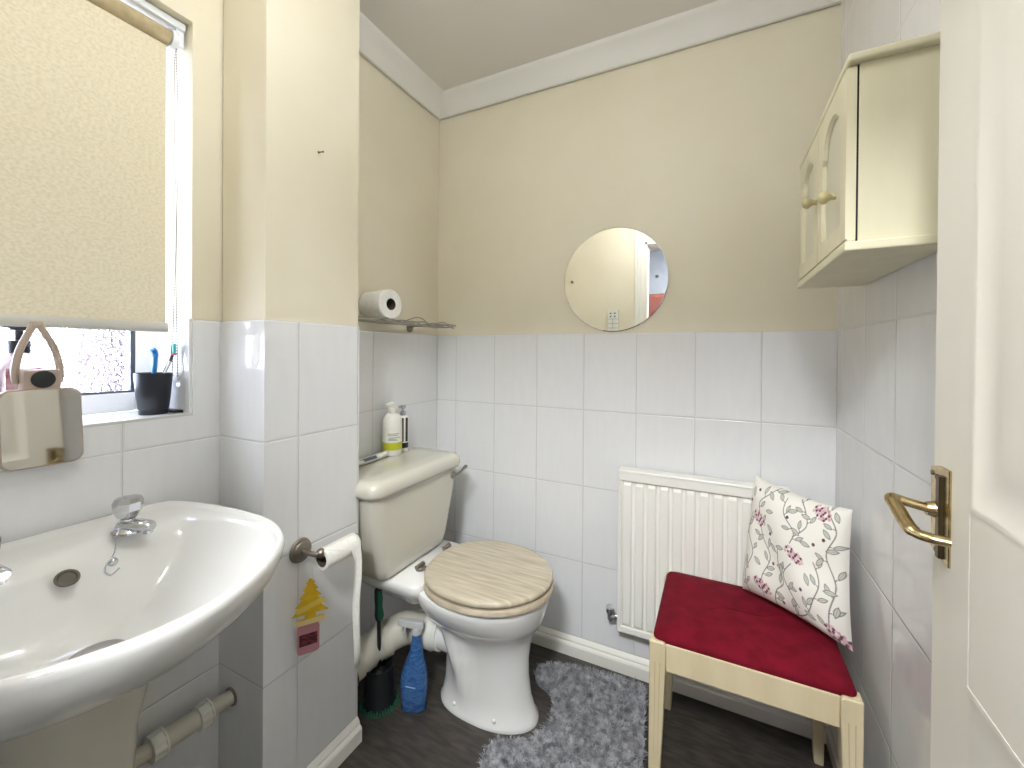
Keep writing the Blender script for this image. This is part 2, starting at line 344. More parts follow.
# ---------------------------------------------------------------- washbasin
BC = -1.28
t = thing('washbasin', 'large white ceramic washbasin on a pedestal under the window', 'sink', (.2, BC, 0))
half = [(0.004, 0), (0.004, .10), (0.004, .195), (.03, .228), (.12, .25), (.25, .262), (.36, .25), (.45, .20), (.52, .10), (.545, 0)]
pts = [(x, y) for x, y in half] + [(x, -y) for x, y in reversed(half[1:-1])]
OUT = [(p.x, p.y) for p in cat_rom([(x, y, 0) for x, y in pts], 6, True)]
def rg(sx, sy, cx, z, zf=0.0, cx0=.2725):
    return [(max(.003, cx+(x-cx0)*sx), BC+y*sy, z+zf*(x-.27)) for x, y in OUT]
b = MB()
rings = [rg(q, qy, q*.2725+.02*(1-q), z) for q, qy, z in ((.34, .34, .52), (.37, .38, .57), (.44, .46, .61), (.54, .57, .645), (.66, .69, .68), (.77, .80, .709), (.87, .895, .740), (.93, .945, .766), (.97, .98, .79), (.99, .992, .81), (1, 1, .826))]
rings += [rg(1.0, 1.0, .2725, .835), rg(.985, .985, .2725, .8415), rg(.965, .965, .2725, .842), rg(.945, .95, .2735, .8385), rg(.90, .93, .285, .836, .004), rg(.80, .90, .315, .834), rg(.74, .875, .332, .824), rg(.685, .83, .334, .802), rg(.60, .74, .328, .772), rg(.48, .60, .315, .742), rg(.34, .42, .300, .718), rg(.2, .24, .285, .706), rg(.09, .10, .28, .702)]
b.loft(rings, True, True)
obj('basin', b, CERAMIC, t, smooth=60)
b = MB(); rings = []
for z, cx, hx, hy in ((0, .16, .105, .098), (.03, .16, .10, .094), (.2, .16, .085, .083), (.42, .16, .085, .083), (.52, .165, .092, .086), (.60, .172, .108, .100), (.655, .178, .12, .115)):
    rings.append([(cx+hx*math.copysign(abs(math.cos(a))**.7, math.cos(a)), BC+hy*math.copysign(abs(math.sin(a))**.7, math.sin(a)), z) for a in [2*math.pi*k/40 for k in range(40)]])
b.loft(rings, True, False); obj('pedestal', b, CERAMIC2, t, smooth=60)
b = MB(); b.lathe([(.0, .0), (.030, .0), (.034, .0015), (.036, .004), (.03, .0055), (.02, .0035), (.0, .003)], (.28, BC, .702), (0, 0, 1), 28); obj('waste', b, STEEL, t)
b = MB(); ax = Vector((.6, 0, .8)).normalized(); b.lathe([(0, 0), (.0145, 0), (.0165, .0015), (.016, .003), (.0125, .003), (.011, .001), (0, .001)], (.168, BC+.0, .800), ax, 24); obj('overflow', b, mat('dark_overflow_metal', (.10, .09, .075), .4, .7), t)
def tap(x, y, deg):
    Mt = Matrix.Translation((x, y, .838)) @ Matrix.Rotation(R(deg), 4, 'Z')
    b = MB(); b.lathe([(.025, 0), (.025, .004), (.021, .008), (.018, .013), (.0165, .020), (.012, .023), (.012, .028)], n=24)
    b.loft([[(q, hw*math.cos(a), z+hh*math.sin(a)) for a in [2*math.pi*k/14 for k in range(14)]] for q, z, hw, hh in ((-.010, .013, .019, .011), (.015, .013, .018, .011), (.032, .012, .014, .010), (.043, .010, .012, .009), (.046, .009, .009, .007))])
    b.lathe([(.008, 0), (.008, -.009)], (.037, 0, .006), (0, 0, 1), 16)
    b.v = [tuple(Mt @ Vector(v)) for v in b.v]; o = obj('tap', b, CHROME, t)
    h = MB(); z0 = .026
    def oct_(r, z): return [(r*math.cos(2*math.pi*k/16)*(1 if k % 2 == 0 else .93), r*math.sin(2*math.pi*k/16)*(1 if k % 2 == 0 else .93), z) for k in range(16)]
    h.loft([oct_(.012, z0), oct_(.017, z0+.005), oct_(.0225, z0+.017), oct_(.0235, z0+.033), oct_(.0195, z0+.041), oct_(.010, z0+.0425)])
    h.v = [tuple(Mt @ Vector(v)) for v in h.v]; obj('tap_head', h, CHROME, o, smooth=15)
tap(.135, -1.185, 30); tap(.150, -1.372, 20)
CHAIN = [[0.132, -1.209, 0.844], [0.169, -1.217, 0.832], [0.188, -1.227, 0.822], [0.198, -1.24, 0.812], [0.212, -1.246, 0.806], [0.229, -1.244, 0.804], [0.226, -1.232, 0.81]]
CBALL = (0.21, -1.235, 0.818)
b = MB(); ch = cat_rom(CHAIN, 8)
b.tube(ch, .0015, 8); obj('plug_chain', b, STEEL, t)
b = MB(); b.sphere(CBALL, .0075, 10); obj('chain_ball', b, CHROME, t)

# ---------------------------------------------------------------- waste pipe under the basin
t = thing('waste_pipe', 'off-white plastic waste pipe with ribbed compression nuts below the basin', 'pipe', (.055, -1.05, .30))
b = MB(); b.tube([(.056, PY0-.002, .305), (.056, -1.20, .318)], .0175, 18); b.tube([(.056, -1.01, .3075), (.056, -1.115, .314)], .022, 18); obj('pipe', b, PIPE_M, t)
for y in (-1.012, -1.105):
    b = MB(); prof_n = []
    n = 40
    rings = [[(.056+rr*math.cos(2*math.pi*k/n)*(1+(.07 if k % 4 < 2 else 0)*m_), yy, .305+(-.945-y)*.05+rr*math.sin(2*math.pi*k/n)*(1+(.07 if k % 4 < 2 else 0)*m_)) for k in range(n)] for yy, rr, m_ in ((y-.014, .024, 0), (y-.013, .027, 1), (y+.009, .0275, 1), (y+.010, .030, 0), (y+.014, .030, 0))]
    b.loft(rings); obj('nut', b, PLASTIC_W, t, smooth=20)
b = MB(); b.lathe([(.018, 0), (.023, 0), (.022, -.004), (.018, -.004)], (.056, PY0, .305), (0, 1, 0), 18, caps=False); obj('collar', b, mat('grey_sealant', s2l(120, 112, 98), .7), t)

# ---------------------------------------------------------------- sill objects
def gathered(): pass
t = thing('tumbler', 'black ribbed-base tumbler holding toothbrushes on the window sill', 'cup', (-.065, -1.058, WZ0))
b = MB(); c = (-.065, -1.06, WZ0)
b.lathe([(0, 0), (.028, 0), (.0285, .006), (.0285, .012), (.030, .014), (.0335, .05), (.037, .10), (.0355, .10), (.032, .05), (.028, .012), (0, .008)], c, n=36)
obj('cup', b, mat('charcoal_plastic', (.013, .015, .022), .32), t)
t = thing('toothbrush', 'blue toothbrush with plain handle standing in the black tumbler', 'toothbrush', (-.06, -1.065, WZ0+.012))
b = MB(); b.tube(cat_rom([(-.062, -1.055, WZ0+.012), (-.060, -1.063, WZ0+.07), (-.056, -1.061, WZ0+.125), (-.054, -1.062, WZ0+.148), (-.050, -1.069, WZ0+.158)], 5), [.004]*8+[.005]*5+[.0062]*7+[.003], 10); obj('handle', b, mat('blue_plastic', s2l(30, 128, 205), .3), t)
t = thing('toothbrush', 'black and white toothbrush with teal bristles in the black tumbler', 'toothbrush', (-.06, -1.05, WZ0+.012))
b = MB(); b.tube(cat_rom([(-.064, -1.066, WZ0+.012), (-.056, -1.046, WZ0+.09), (-.052, -1.033, WZ0+.125), (-.050, -1.028, WZ0+.145), (-.050, -1.0265, WZ0+.170)], 5), [.004]*10+[.0035]*6+[.0045]*5, 10); hh = obj('handle', b, mat('dark_handle', s2l(40, 44, 50), .3), t)
b = MB(); b.tube([(-.0515, -1.044, WZ0+.096), (-.0475, -1.033, WZ0+.128)], .0028, 8); obj('grip', b, PLASTIC_W, t)
b = MB(); b.box(-.047, -.039, -1.031, -1.024, WZ0+.148, WZ0+.172); obj('bristles', b, mat('teal_bristles', s2l(92, 186, 190), .7), t, smooth=0, bevel=.002)
b = MB(); b.box(-.047, -.039, -1.031, -1.024, WZ0+.143, WZ0+.1478); obj('bristle_tip', b, mat('red_bristles', s2l(170, 44, 52), .7), t, smooth=0)
t = thing('comb', 'small black comb lying in the corner of the window sill', 'comb', (-.08, -1.02, WZ0))
b = MB(); b.box(-.155, -.03, -1.018, -1.014, WZ0+.0005, WZ0+.006)
for k in range(22): b.box(-.152+.0055*k, -.149+.0055*k, -1.031, -1.018, WZ0+.001, WZ0+.005)
obj('teeth', b, BLACK_P, t, smooth=0)
# shaving mirror propped on the sill edge
t = thing('shaving_mirror', 'tan rounded-square shaving mirror hanging over the edge of the sill', 'mirror', (.005, -1.265, 1.0))
TAN = mat('tan_plastic', s2l(176, 158, 142), .35)
def mpl(cx, cz, hw, hh, r, x0, x1, n=6):
    o = [(0, cx+p[0], cz+p[1]) for p in rrect(0, 0, hw, hh, r, 0, n)]
    tilt = lambda x, y, z: (x+(1.117-z)*.10, y, z)
    return [[tilt(x0, p[1], p[2]) for p in o], [tilt(x1, p[1], p[2]) for p in o]]
b = MB(); b.loft(mpl(-1.267, 1.045, .0555, .0735, .018, .000, .010)); obj('frame', b, TAN, t, bevel=.002)
b = MB(); b.loft(mpl(-1.267, 1.045, .0525, .0705, .016, .0095, .0112)); obj('mirror_glass', b, mat('shaving_mirror_glass', (.62, .61, .58), .04, 1), t, smooth=0)
b = MB(); b.box(-.022, .006, -1.290, -1.238, 1.112, 1.155); obj('bracket', b, TAN, t, smooth=0, bevel=.005)
b = MB(); b.lathe([(.0, 0), (.0165, 0), (.0165, .003), (.012, .005), (0, .005)], (.0055, -1.264, 1.136), (1, 0, 0), 24); obj('suction_cup', b, BLACK_P, t)
for s in (-1, 1):
    b = MB(); b.tube(cat_rom([(-.018, -1.264+s*.028, 1.128), (-.018, -1.264+s*.030, 1.150), (-.020, -1.264+s*.024, 1.190), (-.024, -1.264+s*.012, 1.222), (-.028, -1.264+s*.004, 1.240)], 6), .0058, 10); obj('arm', b, TAN, t)
b = MB(); b.tube([(-.028, -1.272, 1.241), (-.028, -1.256, 1.241)], .0065, 10); obj('hook', b, TAN, t)
# soap pump behind it
t = thing('soap_dispenser', 'clear liquid soap bottle with black pump behind the tan shaving mirror', 'bottle', (-.085, -1.272, WZ0))
CLEAR = mat('clear_plastic', s2l(232, 216, 218), .12, trans=.6)
b = MB(); cc = (-.085, -1.272)
b.loft([rrect(*cc, hx, hy, r, WZ0+z) for hx, hy, r, z in ((.024, .034, .01, 0), (.026, .036, .012, .004), (.026, .036, .012, .105), (.022, .030, .012, .125), (.013, .016, .01, .142), (.012, .012, .0118, .150))]); obj('bottle', b, CLEAR, t)
b = MB(); b.box(-.0588, -.0580, -1.296, -1.248, WZ0+.03, WZ0+.118); obj('label', b, noise_col(mat('soap_label', (.8,.7,.7), .5), s2l(226, 214, 216), s2l(178, 84, 96), (60, 60, 60)), t, smooth=0)
b = MB(); b.lathe([(.0155, .148), (.0155, .172), (.006, .174), (.006, .192), (.013, .193), (.013, .205), (.004, .207)], (*cc, WZ0), n=20); b.tube([(-.085, -1.272, WZ0+.200), (-.080, -1.295, WZ0+.203), (-.075, -1.322, WZ0+.200)], [.007, .005, .003], 8); obj('pump', b, BLACK_P, t)
t = thing('cotton_pad_pack', 'pale blue-patterned clear pack on the sill behind the shaving mirror', 'pack', (-.12, -1.39, WZ0))
b = MB(); b.loft([rrect(-.115, -1.395, hx, hy, .012, WZ0+z) for hx, hy, z in ((.03, .075, 0), (.032, .078, .004), (.032, .078, .085), (.028, .066, .098), (.014, .03, .125))])
obj('pack', b, noise_col(mat('blue_printed_film', (.7,.75,.9), .2), s2l(120, 124, 178), s2l(226, 232, 246), (70, 70, 70), detail=2, lo=.42, hi=.5, dist=1.5), t)

# ---------------------------------------------------------------- pier wall things
tag(obj('wall_nail', MB().lathe([(.0035, 0), (.0035, .002), (.0015, .003), (.0015, .016), (.003, .017), (.003, .019)], (PX-TT, -.791, 1.741), (1, 0, -.1), 10), PEWTER), 'tiny dark nail sticking out of the cream pier wall', 'nail')
RESID = mat('sticker_residue', s2l(243, 243, 240), .7)
b = MB(); pp = [(-.0, .03), (.03, .035), (.032, .01), (.024, -.01), (.03, -.03), (.01, -.052), (-.012, -.045), (-.02, -.02), (-.008, -.008), (-.018, .012)]
b.prism([(.148+x*.6, PY0-.0004, 1.205+z) for x, z in pp], (0, -.0004, 0)); tag(obj('sticker_residue', b, RESID, smooth=0), 'torn white sticker residue on the narrow front of the tiled pier', 'sticker')
b = MB(); b.prism([(-.075+x*1.6, WY1-TT-.0004, 1.19+z*1.5) for x, z in pp], (0, -.0004, 0)); tag(obj('sticker_residue', b, RESID, smooth=0), 'torn white sticker residue on the tiled window reveal', 'sticker')
# toilet roll holder, roll
t = thing('toilet_roll_holder', 'pewter wall-mounted toilet roll holder with round rose on the pier', 'holder', (PX, -.848, .665))
b = MB(); b.lathe([(.030, 0), (.032, .003), (.030, .008), (.024, .010), (.022, .014), (.012, .016), (.0, .017)], (PX, -.848, .668), (1, 0, 0), 32); obj('rose', b, PEWTER, t)
b = MB(); b.tube([(PX+.014, -.848, .668), (PX+.045, -.848, .668), (PX+.058, -.846, .668), (PX+.064, -.838, .668)], [.0075, .0065, .0065, .0075], 12); b.sphere((PX+.064, -.834, .668), .0125, 12); b.tube([(PX+.064, -.83, .668), (PX+.064, -.722, .668)], .006, 12); b.sphere((PX+.064, -.720, .668), .008, 12); obj('arm', b, PEWTER, t)
t = thing('toilet_roll', 'nearly used toilet roll hanging on the pewter holder, long sheet hanging down', 'toilet roll', (PX+.064, -.75, .645))
rc = (PX+.064, -.833, .650); RX = rc[0]
b = MB(); b.lathe([(.019, 0), (.027, 0), (.0275, .002), (.0275, .108), (.027, .11), (.019, .11)], rc, (0, 1, 0), 28, caps=False); obj('roll', b, PAPER, t)
b = MB(); b.lathe([(.0185, .0005), (.0192, .0005), (.0192, .1095), (.0185, .1095), (.0185, .0005)], rc, (0, 1, 0), 28, caps=False); obj('core', b, CARD, t)
sh = [(RX, .6782)] + [(RX+.0282*math.sin(a), .650+.0282*math.cos(a)) for a in [R(d) for d in (15, 30, 45, 60, 75, 90)]] + [(RX+.0282+.003*math.sin(k), .650-.037*k) for k in range(1, 10)]
b = MB(); rings = []
for k in range(12):
    f = k/11
    rings.append([(x+(.003*math.sin(f*5+j*.4) if j > 6 else 0), (-.831+.082*min(1, (j/6.5)**2))*(1-f)-.726*f, z) for j, (x, z) in enumerate(sh)])
b.loft(rings, False, False, close=False); o = obj('hanging_sheet', b, PAPER, t, smooth=80)
so = o.modifiers.new('thickness', 'SOLIDIFY'); so.thickness = .0008
# car-style air fresheners hanging from the arm
def tree_outline(cy, cz, s):
    r = []
    lv = [(0, .5), (.10, .40), (.07, .37), (.17, .25), (.11, .23), (.24, .09), (.16, .07), (.33, -.09), (.22, -.11), (.40, -.28), (.12, -.27), (.12, -.36), (.30, -.37), (.30, -.5)]
    for x, z in lv: r.append((x, z))
    for x, z in reversed(lv[1:]): r.append((-x, z))
    return [(cy+x*s*.92, cz+z*s) for x, z in r]
FO = Matrix.Translation((PX+.052, -.855, 0)) @ Matrix.Rotation(R(-33), 4, 'Z')     # both cards hang turned towards the door
def fobj(name, b, m, par, **k):
    b.v = [tuple(FO @ Vector(v)) for v in b.v]; return obj(name, b, m, par, **k)
tz = .552
t = thing('air_freshener', 'yellow tree-shaped card air freshener hanging from the toilet roll holder', 'air freshener', (PX+.052, -.855, tz-.06))
b = MB(); b.prism([(0, y, z) for y, z in tree_outline(0, tz, .118)], (.0018, 0, 0)); fobj('card', b, noise_col(mat('yellow_card', (.8,.6,.05), .5), s2l(206, 164, 24), s2l(222, 184, 36), (50, 50, 50)), t, smooth=0)
b = MB(); b.box(0, .0005, -.034, .034, -.0065, .0065, 0, Matrix.Translation((.0018, 0, tz-.012)) @ Matrix.Rotation(R(16), 4, 'X')); fobj('printed_band', b, mat('pale_yellow_print', s2l(226, 200, 88), .5), t, smooth=0)
b = MB(); b.box(.0018, .0023, -.034, .034, tz-.0585, tz-.0455); fobj('base_band', b, mat('cream_print', s2l(222, 200, 140), .5), t, smooth=0)
b = MB(); b.tube([(.001, 0, tz+.057), (.002, .003, .64), (.003, .006, .664)], .0006, 5); b.tube([(.001, 0, tz+.057), (-.002, -.002, .64), (0, .003, .664)], .0006, 5); fobj('string', b, PLASTIC_W, t)
t = thing('air_freshener', 'pink rounded tag air freshener with dark red label below the yellow tree', 'air freshener', (PX+.048, -.86, .41))
yy, zz = -.004, .452
b = MB(); b.loft([[(x, yy+p[0], zz+p[1]) for p in rrect(0, 0, .026, .037, .009, 0)] for x in (-.008, -.0045)]); fobj('tag', b, mat('pink_plastic', s2l(190, 132, 140), .3), t, smooth=20)
b = MB(); b.box(-.0045, -.004, yy-.021, yy+.021, zz-.016, zz+.014); fobj('label', b, noise_col(mat('dark_red_label', (.1,.01,.01), .5), s2l(66, 14, 24), s2l(140, 64, 78), (90, 90, 160), lo=.45, hi=.7), t, smooth=0)
b = MB(); b.tube([(-.006, yy, zz+.037), (-.006, .002, .56), (-.003, .008, .664)], .0005, 5); fobj('string', b, PLASTIC_W, t)

# ---------------------------------------------------------------- wire shelf and kitchen roll
t = thing('wire_shelf', 'twisted grey wire shelf on the recess wall above the cistern', 'shelf', (.06, -.3, 1.30))
b = MB()
def wavy(x0, amp, ph, z0, y0=-.60, y1=-.035, az=.006, fr=26):
    return [(x0+amp*math.sin(fr*y+ph), y, z0+az*math.cos(fr*y*1.3+ph)) for y in np.linspace(y0, y1, 60)]
for x0, amp, ph, z0 in ((.112, .008, 0, 1.305), (.112, .008, 2.4, 1.307), (.112, .010, 4.4, 1.304), (.075, .006, 1, 1.303), (.04, .006, 2, 1.303), (.015, .004, 3, 1.303)):
    b.tube(wavy(x0, amp, ph, z0, az=.005 if x0 > .1 else .001), .0030, 6)
for k in range(7):
    y = -.56+.085*k; b.tube([(.012, y, 1.303), (.06, y+.012, 1.302), (.112, y, 1.305)], .0018, 6)
b.tube(cat_rom([(.112, -.36, 1.307), (.118, -.31, 1.325), (.118, -.27, 1.325), (.112, -.22, 1.308)], 6), .0022, 6)
b.tube(cat_rom([(.112, -.17, 1.307), (.118, -.14, 1.318), (.116, -.11, 1.318), (.112, -.07, 1.307)], 6), .0022, 6)
obj('wire_rack', b, WIRE, t)
for y in (-.56, -.20):
    b = MB(); b.lathe([(.019, 0), (.019, .004), (.015, .007), (0, .008)], (0, y, 1.294), (1, 0, 0), 24); b.tube([(.005, y, 1.296), (.03, y, 1.300), (.108, y, 1.303)], .003, 8); obj('mount', b, PEWTER, t)
t = thing('toilet_roll', 'thick white toilet roll lying on the wire shelf', 'toilet roll', (.064, -.41, 1.31))
b = MB(); kc = (.062, -.565, 1.361)
b.lathe([(.021, 0), (.050, 0), (.053, .003), (.053, .112), (.050, .115), (.021, .115)], kc, (0, 1, 0), 40, caps=False)
b.v = [((v[0]), v[1], v[2]) for v in b.v]
# the roll lies with its hole facing the camera: axis mostly along x
Mr = Matrix.Translation((.060, -.432, 1.363)) @ Matrix.Rotation(R(-97), 4, 'Z') @ Matrix.Translation((-.062, .5075, -1.361))
b.v = [tuple(Mr @ Vector(v)) for v in b.v]; obj('roll', b, PAPER, t)
b = MB(); b.lathe([(.0205, .001), (.0212, .001), (.0212, .114), (.0205, .114), (.0205, .001)], kc, (0, 1, 0), 28, caps=False)
b.v = [tuple(Mr @ Vector(v)) for v in b.v]; obj('core', b, CARD, t)

# ---------------------------------------------------------------- toilet
CY = -.42; SY = -.385
t = thing('toilet', 'white close-coupled toilet with a pale oak seat in the recess', 'toilet', (.4, SY, 0))
b = MB()
b.loft([rrect(.135, CY, hx, hy, r, z, 8) for hx, hy, r, z in ((.085, .150, .03, .458), (.095, .168, .035, .466), (.100, .180, .035, .50), (.112, .214, .035, .67), (.115, .221, .035, .742))]); obj('cistern', b, CERAMIC2, t, smooth=50)
b = MB()
b.loft([rrect(.137, CY, hx, hy, r, z, 8) for hx, hy, r, z in ((.112, .222, .04, .741), (.124, .237, .045, .745), (.128, .242, .046, .756), (.126, .240, .046, .778), (.118, .232, .045, .791), (.10, .215, .04, .796), (.05, .16, .03, .797))]); obj('cistern_lid', b, CERAMIC2, t, smooth=60)
b = MB(); b.lathe([(.016, 0), (.016, .006), (.010, .010), (.009, .016)], (.245, CY+.155+.03, .715), (1, 0, 0), 18); b.tube(cat_rom([(.258, CY+.185, .715), (.268, CY+.195, .720), (.274, CY+.215, .732), (.280, CY+.232, .742)], 5), [.007]*6+[.0065]*6+[.010]*4, 10, flat=.7); obj('flush_lever', b, STEEL, t)
# pan
def panring(z, xb, xf, hw, cy, n=56, wf=.50, bump=0):
    bump *= 1.5; cx = xb+(xf-xb)*wf; o = []
    for k in range(n):
        a = 2*math.pi*k/n; c, s_ = math.cos(a), math.sin(a)
        if c >= 0: x = cx+(xf-cx)*c; y = hw*s_
        else: x = cx-(cx-xb)*abs(c)**.75*1.0; y = hw*math.copysign(abs(s_)**.8, s_)
        if bump:   # the moulded trapway shows as a swelling on each flank
            y += math.copysign(bump*math.exp(-((x-(.40+.45*(.26-z)*.6))/.032)**2), s_)*min(1, abs(s_)*1.3)
        o.append((x, cy+y, z))
    return o
cyz = lambda z: -.352-(z/.43)*.030
b = MB(); secs = [(0, .305, .660, .098, .0), (.012, .305, .660, .098, .0), (.02, .312, .652, .092, .0), (.08, .325, .636, .086, .006), (.15, .330, .630, .080, .018), (.21, .328, .632, .080, .026), (.26, .312, .640, .090, .022), (.29, .298, .650, .106, .012),
        (.315, .285, .662, .126, .003), (.323, .28, .667, .133, 0), (.328, .277, .674, .142, 0), (.355, .265, .684, .160, 0), (.385, .255, .694, .177, 0), (.41, .25, .699, .185, 0), (.430, .25, .699, .185, 0), (.435, .255, .692, .18, 0)]
b.loft([panring(z, xb, xf, hw, cyz(z), bump=bp_) for z, xb, xf, hw, bp_ in secs], True, True)
b.loft([rrect(.20, -.40, hx, hy, .035, z, 6) for hx, hy, z in ((.10, .10, .36), (.125, .135, .40), (.138, .158, .425), (.140, .162, .448), (.135, .158, .456))])
b.loft([[(x, SY+.0+.056*math.cos(a), zc+.056*math.sin(a)) for a in [2*math.pi*k/24 for k in range(24)]] for x, zc in ((.28, .215), (.38, .215))])
obj('pan', b, CERAMIC, t, smooth=70)
OAK = noise_col(mat('pale_oak', (.6,.5,.4), .4), s2l(174, 161, 136), s2l(206, 196, 175), (9, 105, 9), detail=7, lo=.25, hi=.68, dist=.35)
OAKE = noise_col(mat('pale_oak_edge', (.6,.5,.4), .45), s2l(174, 160, 137), s2l(194, 181, 158), (30, 30, 60))
def seatring(z, sc, n=64, x0=.285, x1=.715, hw=.195, inner=False):
    o = []; cx = .495
    for k in range(n):
        a = 2*math.pi*k/n; c, s_ = math.cos(a), math.sin(a)
        e = .5
        if c >= 0: x = cx+(x1-cx)*c*sc; y = hw*s_*sc
        else:
            x = cx-(cx-x0)*abs(c)**.82*sc; y = hw*math.copysign(abs(s_)**.92, s_)*sc
        o.append((x, SY+y, z))
    return o
b = MB(); b.loft([seatring(0.438, .62), seatring(0.438, .97), seatring(0.442, .995), seatring(0.452, .995), seatring(0.457, .975), seatring(0.457, .64), seatring(0.438, .62)], False, False); obj('seat', b, OAKE, t, smooth=50)
b = MB(); b.loft([seatring(0.462, .93), seatring(0.463, .965), seatring(0.468, .98), seatring(0.476, .978), seatring(0.481, .955), seatring(0.482, .90)]); obj('seat_lid', b, OAK, t, smooth=50)
for s in (-1, 1):
    b = MB(); y = SY+s*.077; b.lathe([(.014, 0), (.014, .012), (.010, .016)], (.272, y, .452), (0, 0, 1), 16); b.tube([(.272, y-.018, .470), (.272, y+.018, .470)], .008, 12); b.box(.272, .33, y-.008, y+.008, .464, .470); obj('hinge', b, PEWTER, t)
for x in (.40, .55):
    b = MB(); b.sphere((x, cyz(.03)-.088, .035), .006, 10); obj('bolt_cap', b, PLASTIC_W, t)
# soil pipe
t = thing('soil_pipe', 'thick grey-white soil pipe with rubber collar running behind the toilet', 'pipe', (.15, -.5, .1))
b = MB(); pth = cat_rom([(.075, -.65, .135), (.09, -.56, .15), (.12, -.47, .178), (.17, -.41, .198), (.26, -.387, .212)], 6); b.tube(pth, .054, 28); obj('pipe', b, PIPE_M, t, smooth=60)
b = MB(); b.lathe([(.055, 0), (.066, 0), (.067, .02), (.062, .028), (.061, .05), (.055, .052)], (.268, -.386, .213), (1, 0, .03), 30, caps=False); obj('collar', b, PLASTIC_W, t)
b = MB(); b.lathe([(.0545, 0), (.058, 0), (.058, .012), (.0545, .012)], (.083, -.60, .143), (.25, .95, .18), 30, caps=False); obj('seal', b, BLACK_P, t); b = MB(); b.lathe([(.0545, 0), (.058, 0), (.058, .008), (.0545, .008)], (.262, -.386, .212), (1, 0, .03), 30, caps=False); obj('seal', b, BLACK_P, t)
b = MB(); b.lathe([(.0545, 0), (.060, 0), (.060, .03), (.0545, .03)], (.112, -.482, .174), (.45, .85, .2), 30, caps=False); obj('joint_band', b, PIPE_M, t)
# inlet valve under the cistern
t = thing('inlet_valve', 'dark chrome water inlet valve below the cistern', 'valve', (.15, -.33, .35))
b = MB(); b.tube([(.12, -.30, .458), (.12, -.30, .385)], .008, 12); b.lathe([(.014, 0), (.014, .025), (.010, .028)], (.12, -.30, .43), (0, 0, -1), 6); b.tube([(.12, -.30, .395), (.006, -.30, .395)], .0075, 12); b.lathe([(.012, 0), (.012, .02)], (.10, -.30, .395), (-1, 0, 0), 6); obj('valve', b, PEWTER, t)
t = thing('cistern_pipe', 'slim off-white overflow pipe under the left end of the cistern', 'pipe', (.06, -.575, .2))
b = MB(); b.tube([(.10, -.575, .458), (.10, -.575, .40), (.05, -.58, .36), (.03, -.60, .34), (.03, -.647, .34)], .0105, 12); b.lathe([(.017, 0), (.017, -.03)], (.10, -.575, .456), (0, 0, 1), 12); obj('pipe', b, PIPE_M, t)

# toilet brush
t = thing('toilet_brush', 'black toilet brush with green-edged handle standing in its black pot', 'toilet brush', (.15, -.52, 0))
bx, byy = .150, -.520
b = MB(); b.lathe([(.058, 0), (.060, .004), (.056, .012), (.050, .03), (.048, .12), (.050, .135), (.046, .135), (.043, .03), (0, .01)], (bx, byy, 0), n=32); obj('pot', b, BLACK_P, t)
b = MB()
for k in range(40):
    a = 2*math.pi*k/40; r = .0595; h = .012+.008*((k*7) % 5)/4
    b.tube([(bx+r*math.cos(a), byy+r*math.sin(a), .002), (bx+(r-.003)*math.cos(a), byy+(r-.003)*math.sin(a), h)], [.0045, .002], 5)
obj('pot_rim', b, GREEN_P, t)
b = MB(); hd = [(bx, byy, .03), (bx-.002, byy-.001, .20), (bx-.004, byy-.002, .29)]; b.tube(hd, .0065, 10); obj('shaft', b, BLACK_P, t)
b = MB(); b.tube([(bx-.004, byy-.002, .285), (bx-.0045, byy-.002, .30), (bx-.005, byy-.003, .33), (bx-.006, byy-.003, .36), (bx-.007, byy-.004, .385), (bx-.0075, byy-.004, .395)], [.010, .0135, .011, .012, .011, .006], 12); g = obj('grip', b, BLACK_P, t)
b = MB(); b.tube([(bx+.003, byy-.002, .288), (bx+.005, byy-.002, .30), (bx+.003, byy-.003, .33), (bx+.003, byy-.003, .36), (bx+.001, byy-.004, .385)], [.008, .0115, .0085, .0095, .008], 12); obj('grip_inlay', b, GREEN_P, g)
b = MB(); b.sphere((bx, byy, .075), .033, 12, sc=(1, 1, 1.5)); obj('bristles', b, BLACK_P, t)
# spray bottle
t = thing('spray_bottle', 'blue cleaning spray bottle with clear trigger head on the floor beside the toilet', 'bottle', (.262, -.478, 0))
sx_, sy_ = .264, -.478
BLUE = noise_col(mat('blue_bottle', s2l(50, 110, 180), .25, trans=.15), s2l(48, 86, 140), s2l(72, 116, 168), (30, 30, 60), dist=2)
b = MB(); cosr = math.cos(R(22)); sinr = math.sin(R(22))
def rrot(hx, hy, r, z, dx=0):
    return [(sx_+(p[0]+dx)*cosr-p[1]*sinr, sy_+(p[0]+dx)*sinr+p[1]*cosr, z) for p in rrect(0, 0, hx, hy, r, 0)]
b.loft([rrot(hx, hy, r, z, dx) for hx, hy, r, z, dx in ((.038, .026, .02, 0, 0), (.042, .029, .024, .005, 0), (.045, .030, .024, .08, 0), (.043, .029, .024, .115, 0), (.034, .026, .022, .150, .003), (.022, .021, .0185, .188, .006), (.018, .018, .0175, .220, .007), (.015, .015, .0145, .240, .007), (.013, .013, .0125, .247, .007))]); bot = obj('bottle', b, BLUE, t, smooth=60)
b = MB(); b.loft([[(sx_+x*cosr-(-y)*sinr, sy_+x*sinr+(-y)*cosr, z) for x, z in ((-.020, .088), (.012, .084), (.013, .087), (-.020, .092))] for y in (.0295, .030)]); obj('label_mark', b, mat('pale_blue_print', s2l(150, 185, 220), .4), bot)
b = MB(); b.lathe([(.016, 0), (.017, .012), (.014, .018), (.013, .022)], (sx_+.007*cosr, sy_+.007*sinr, .247), n=20)
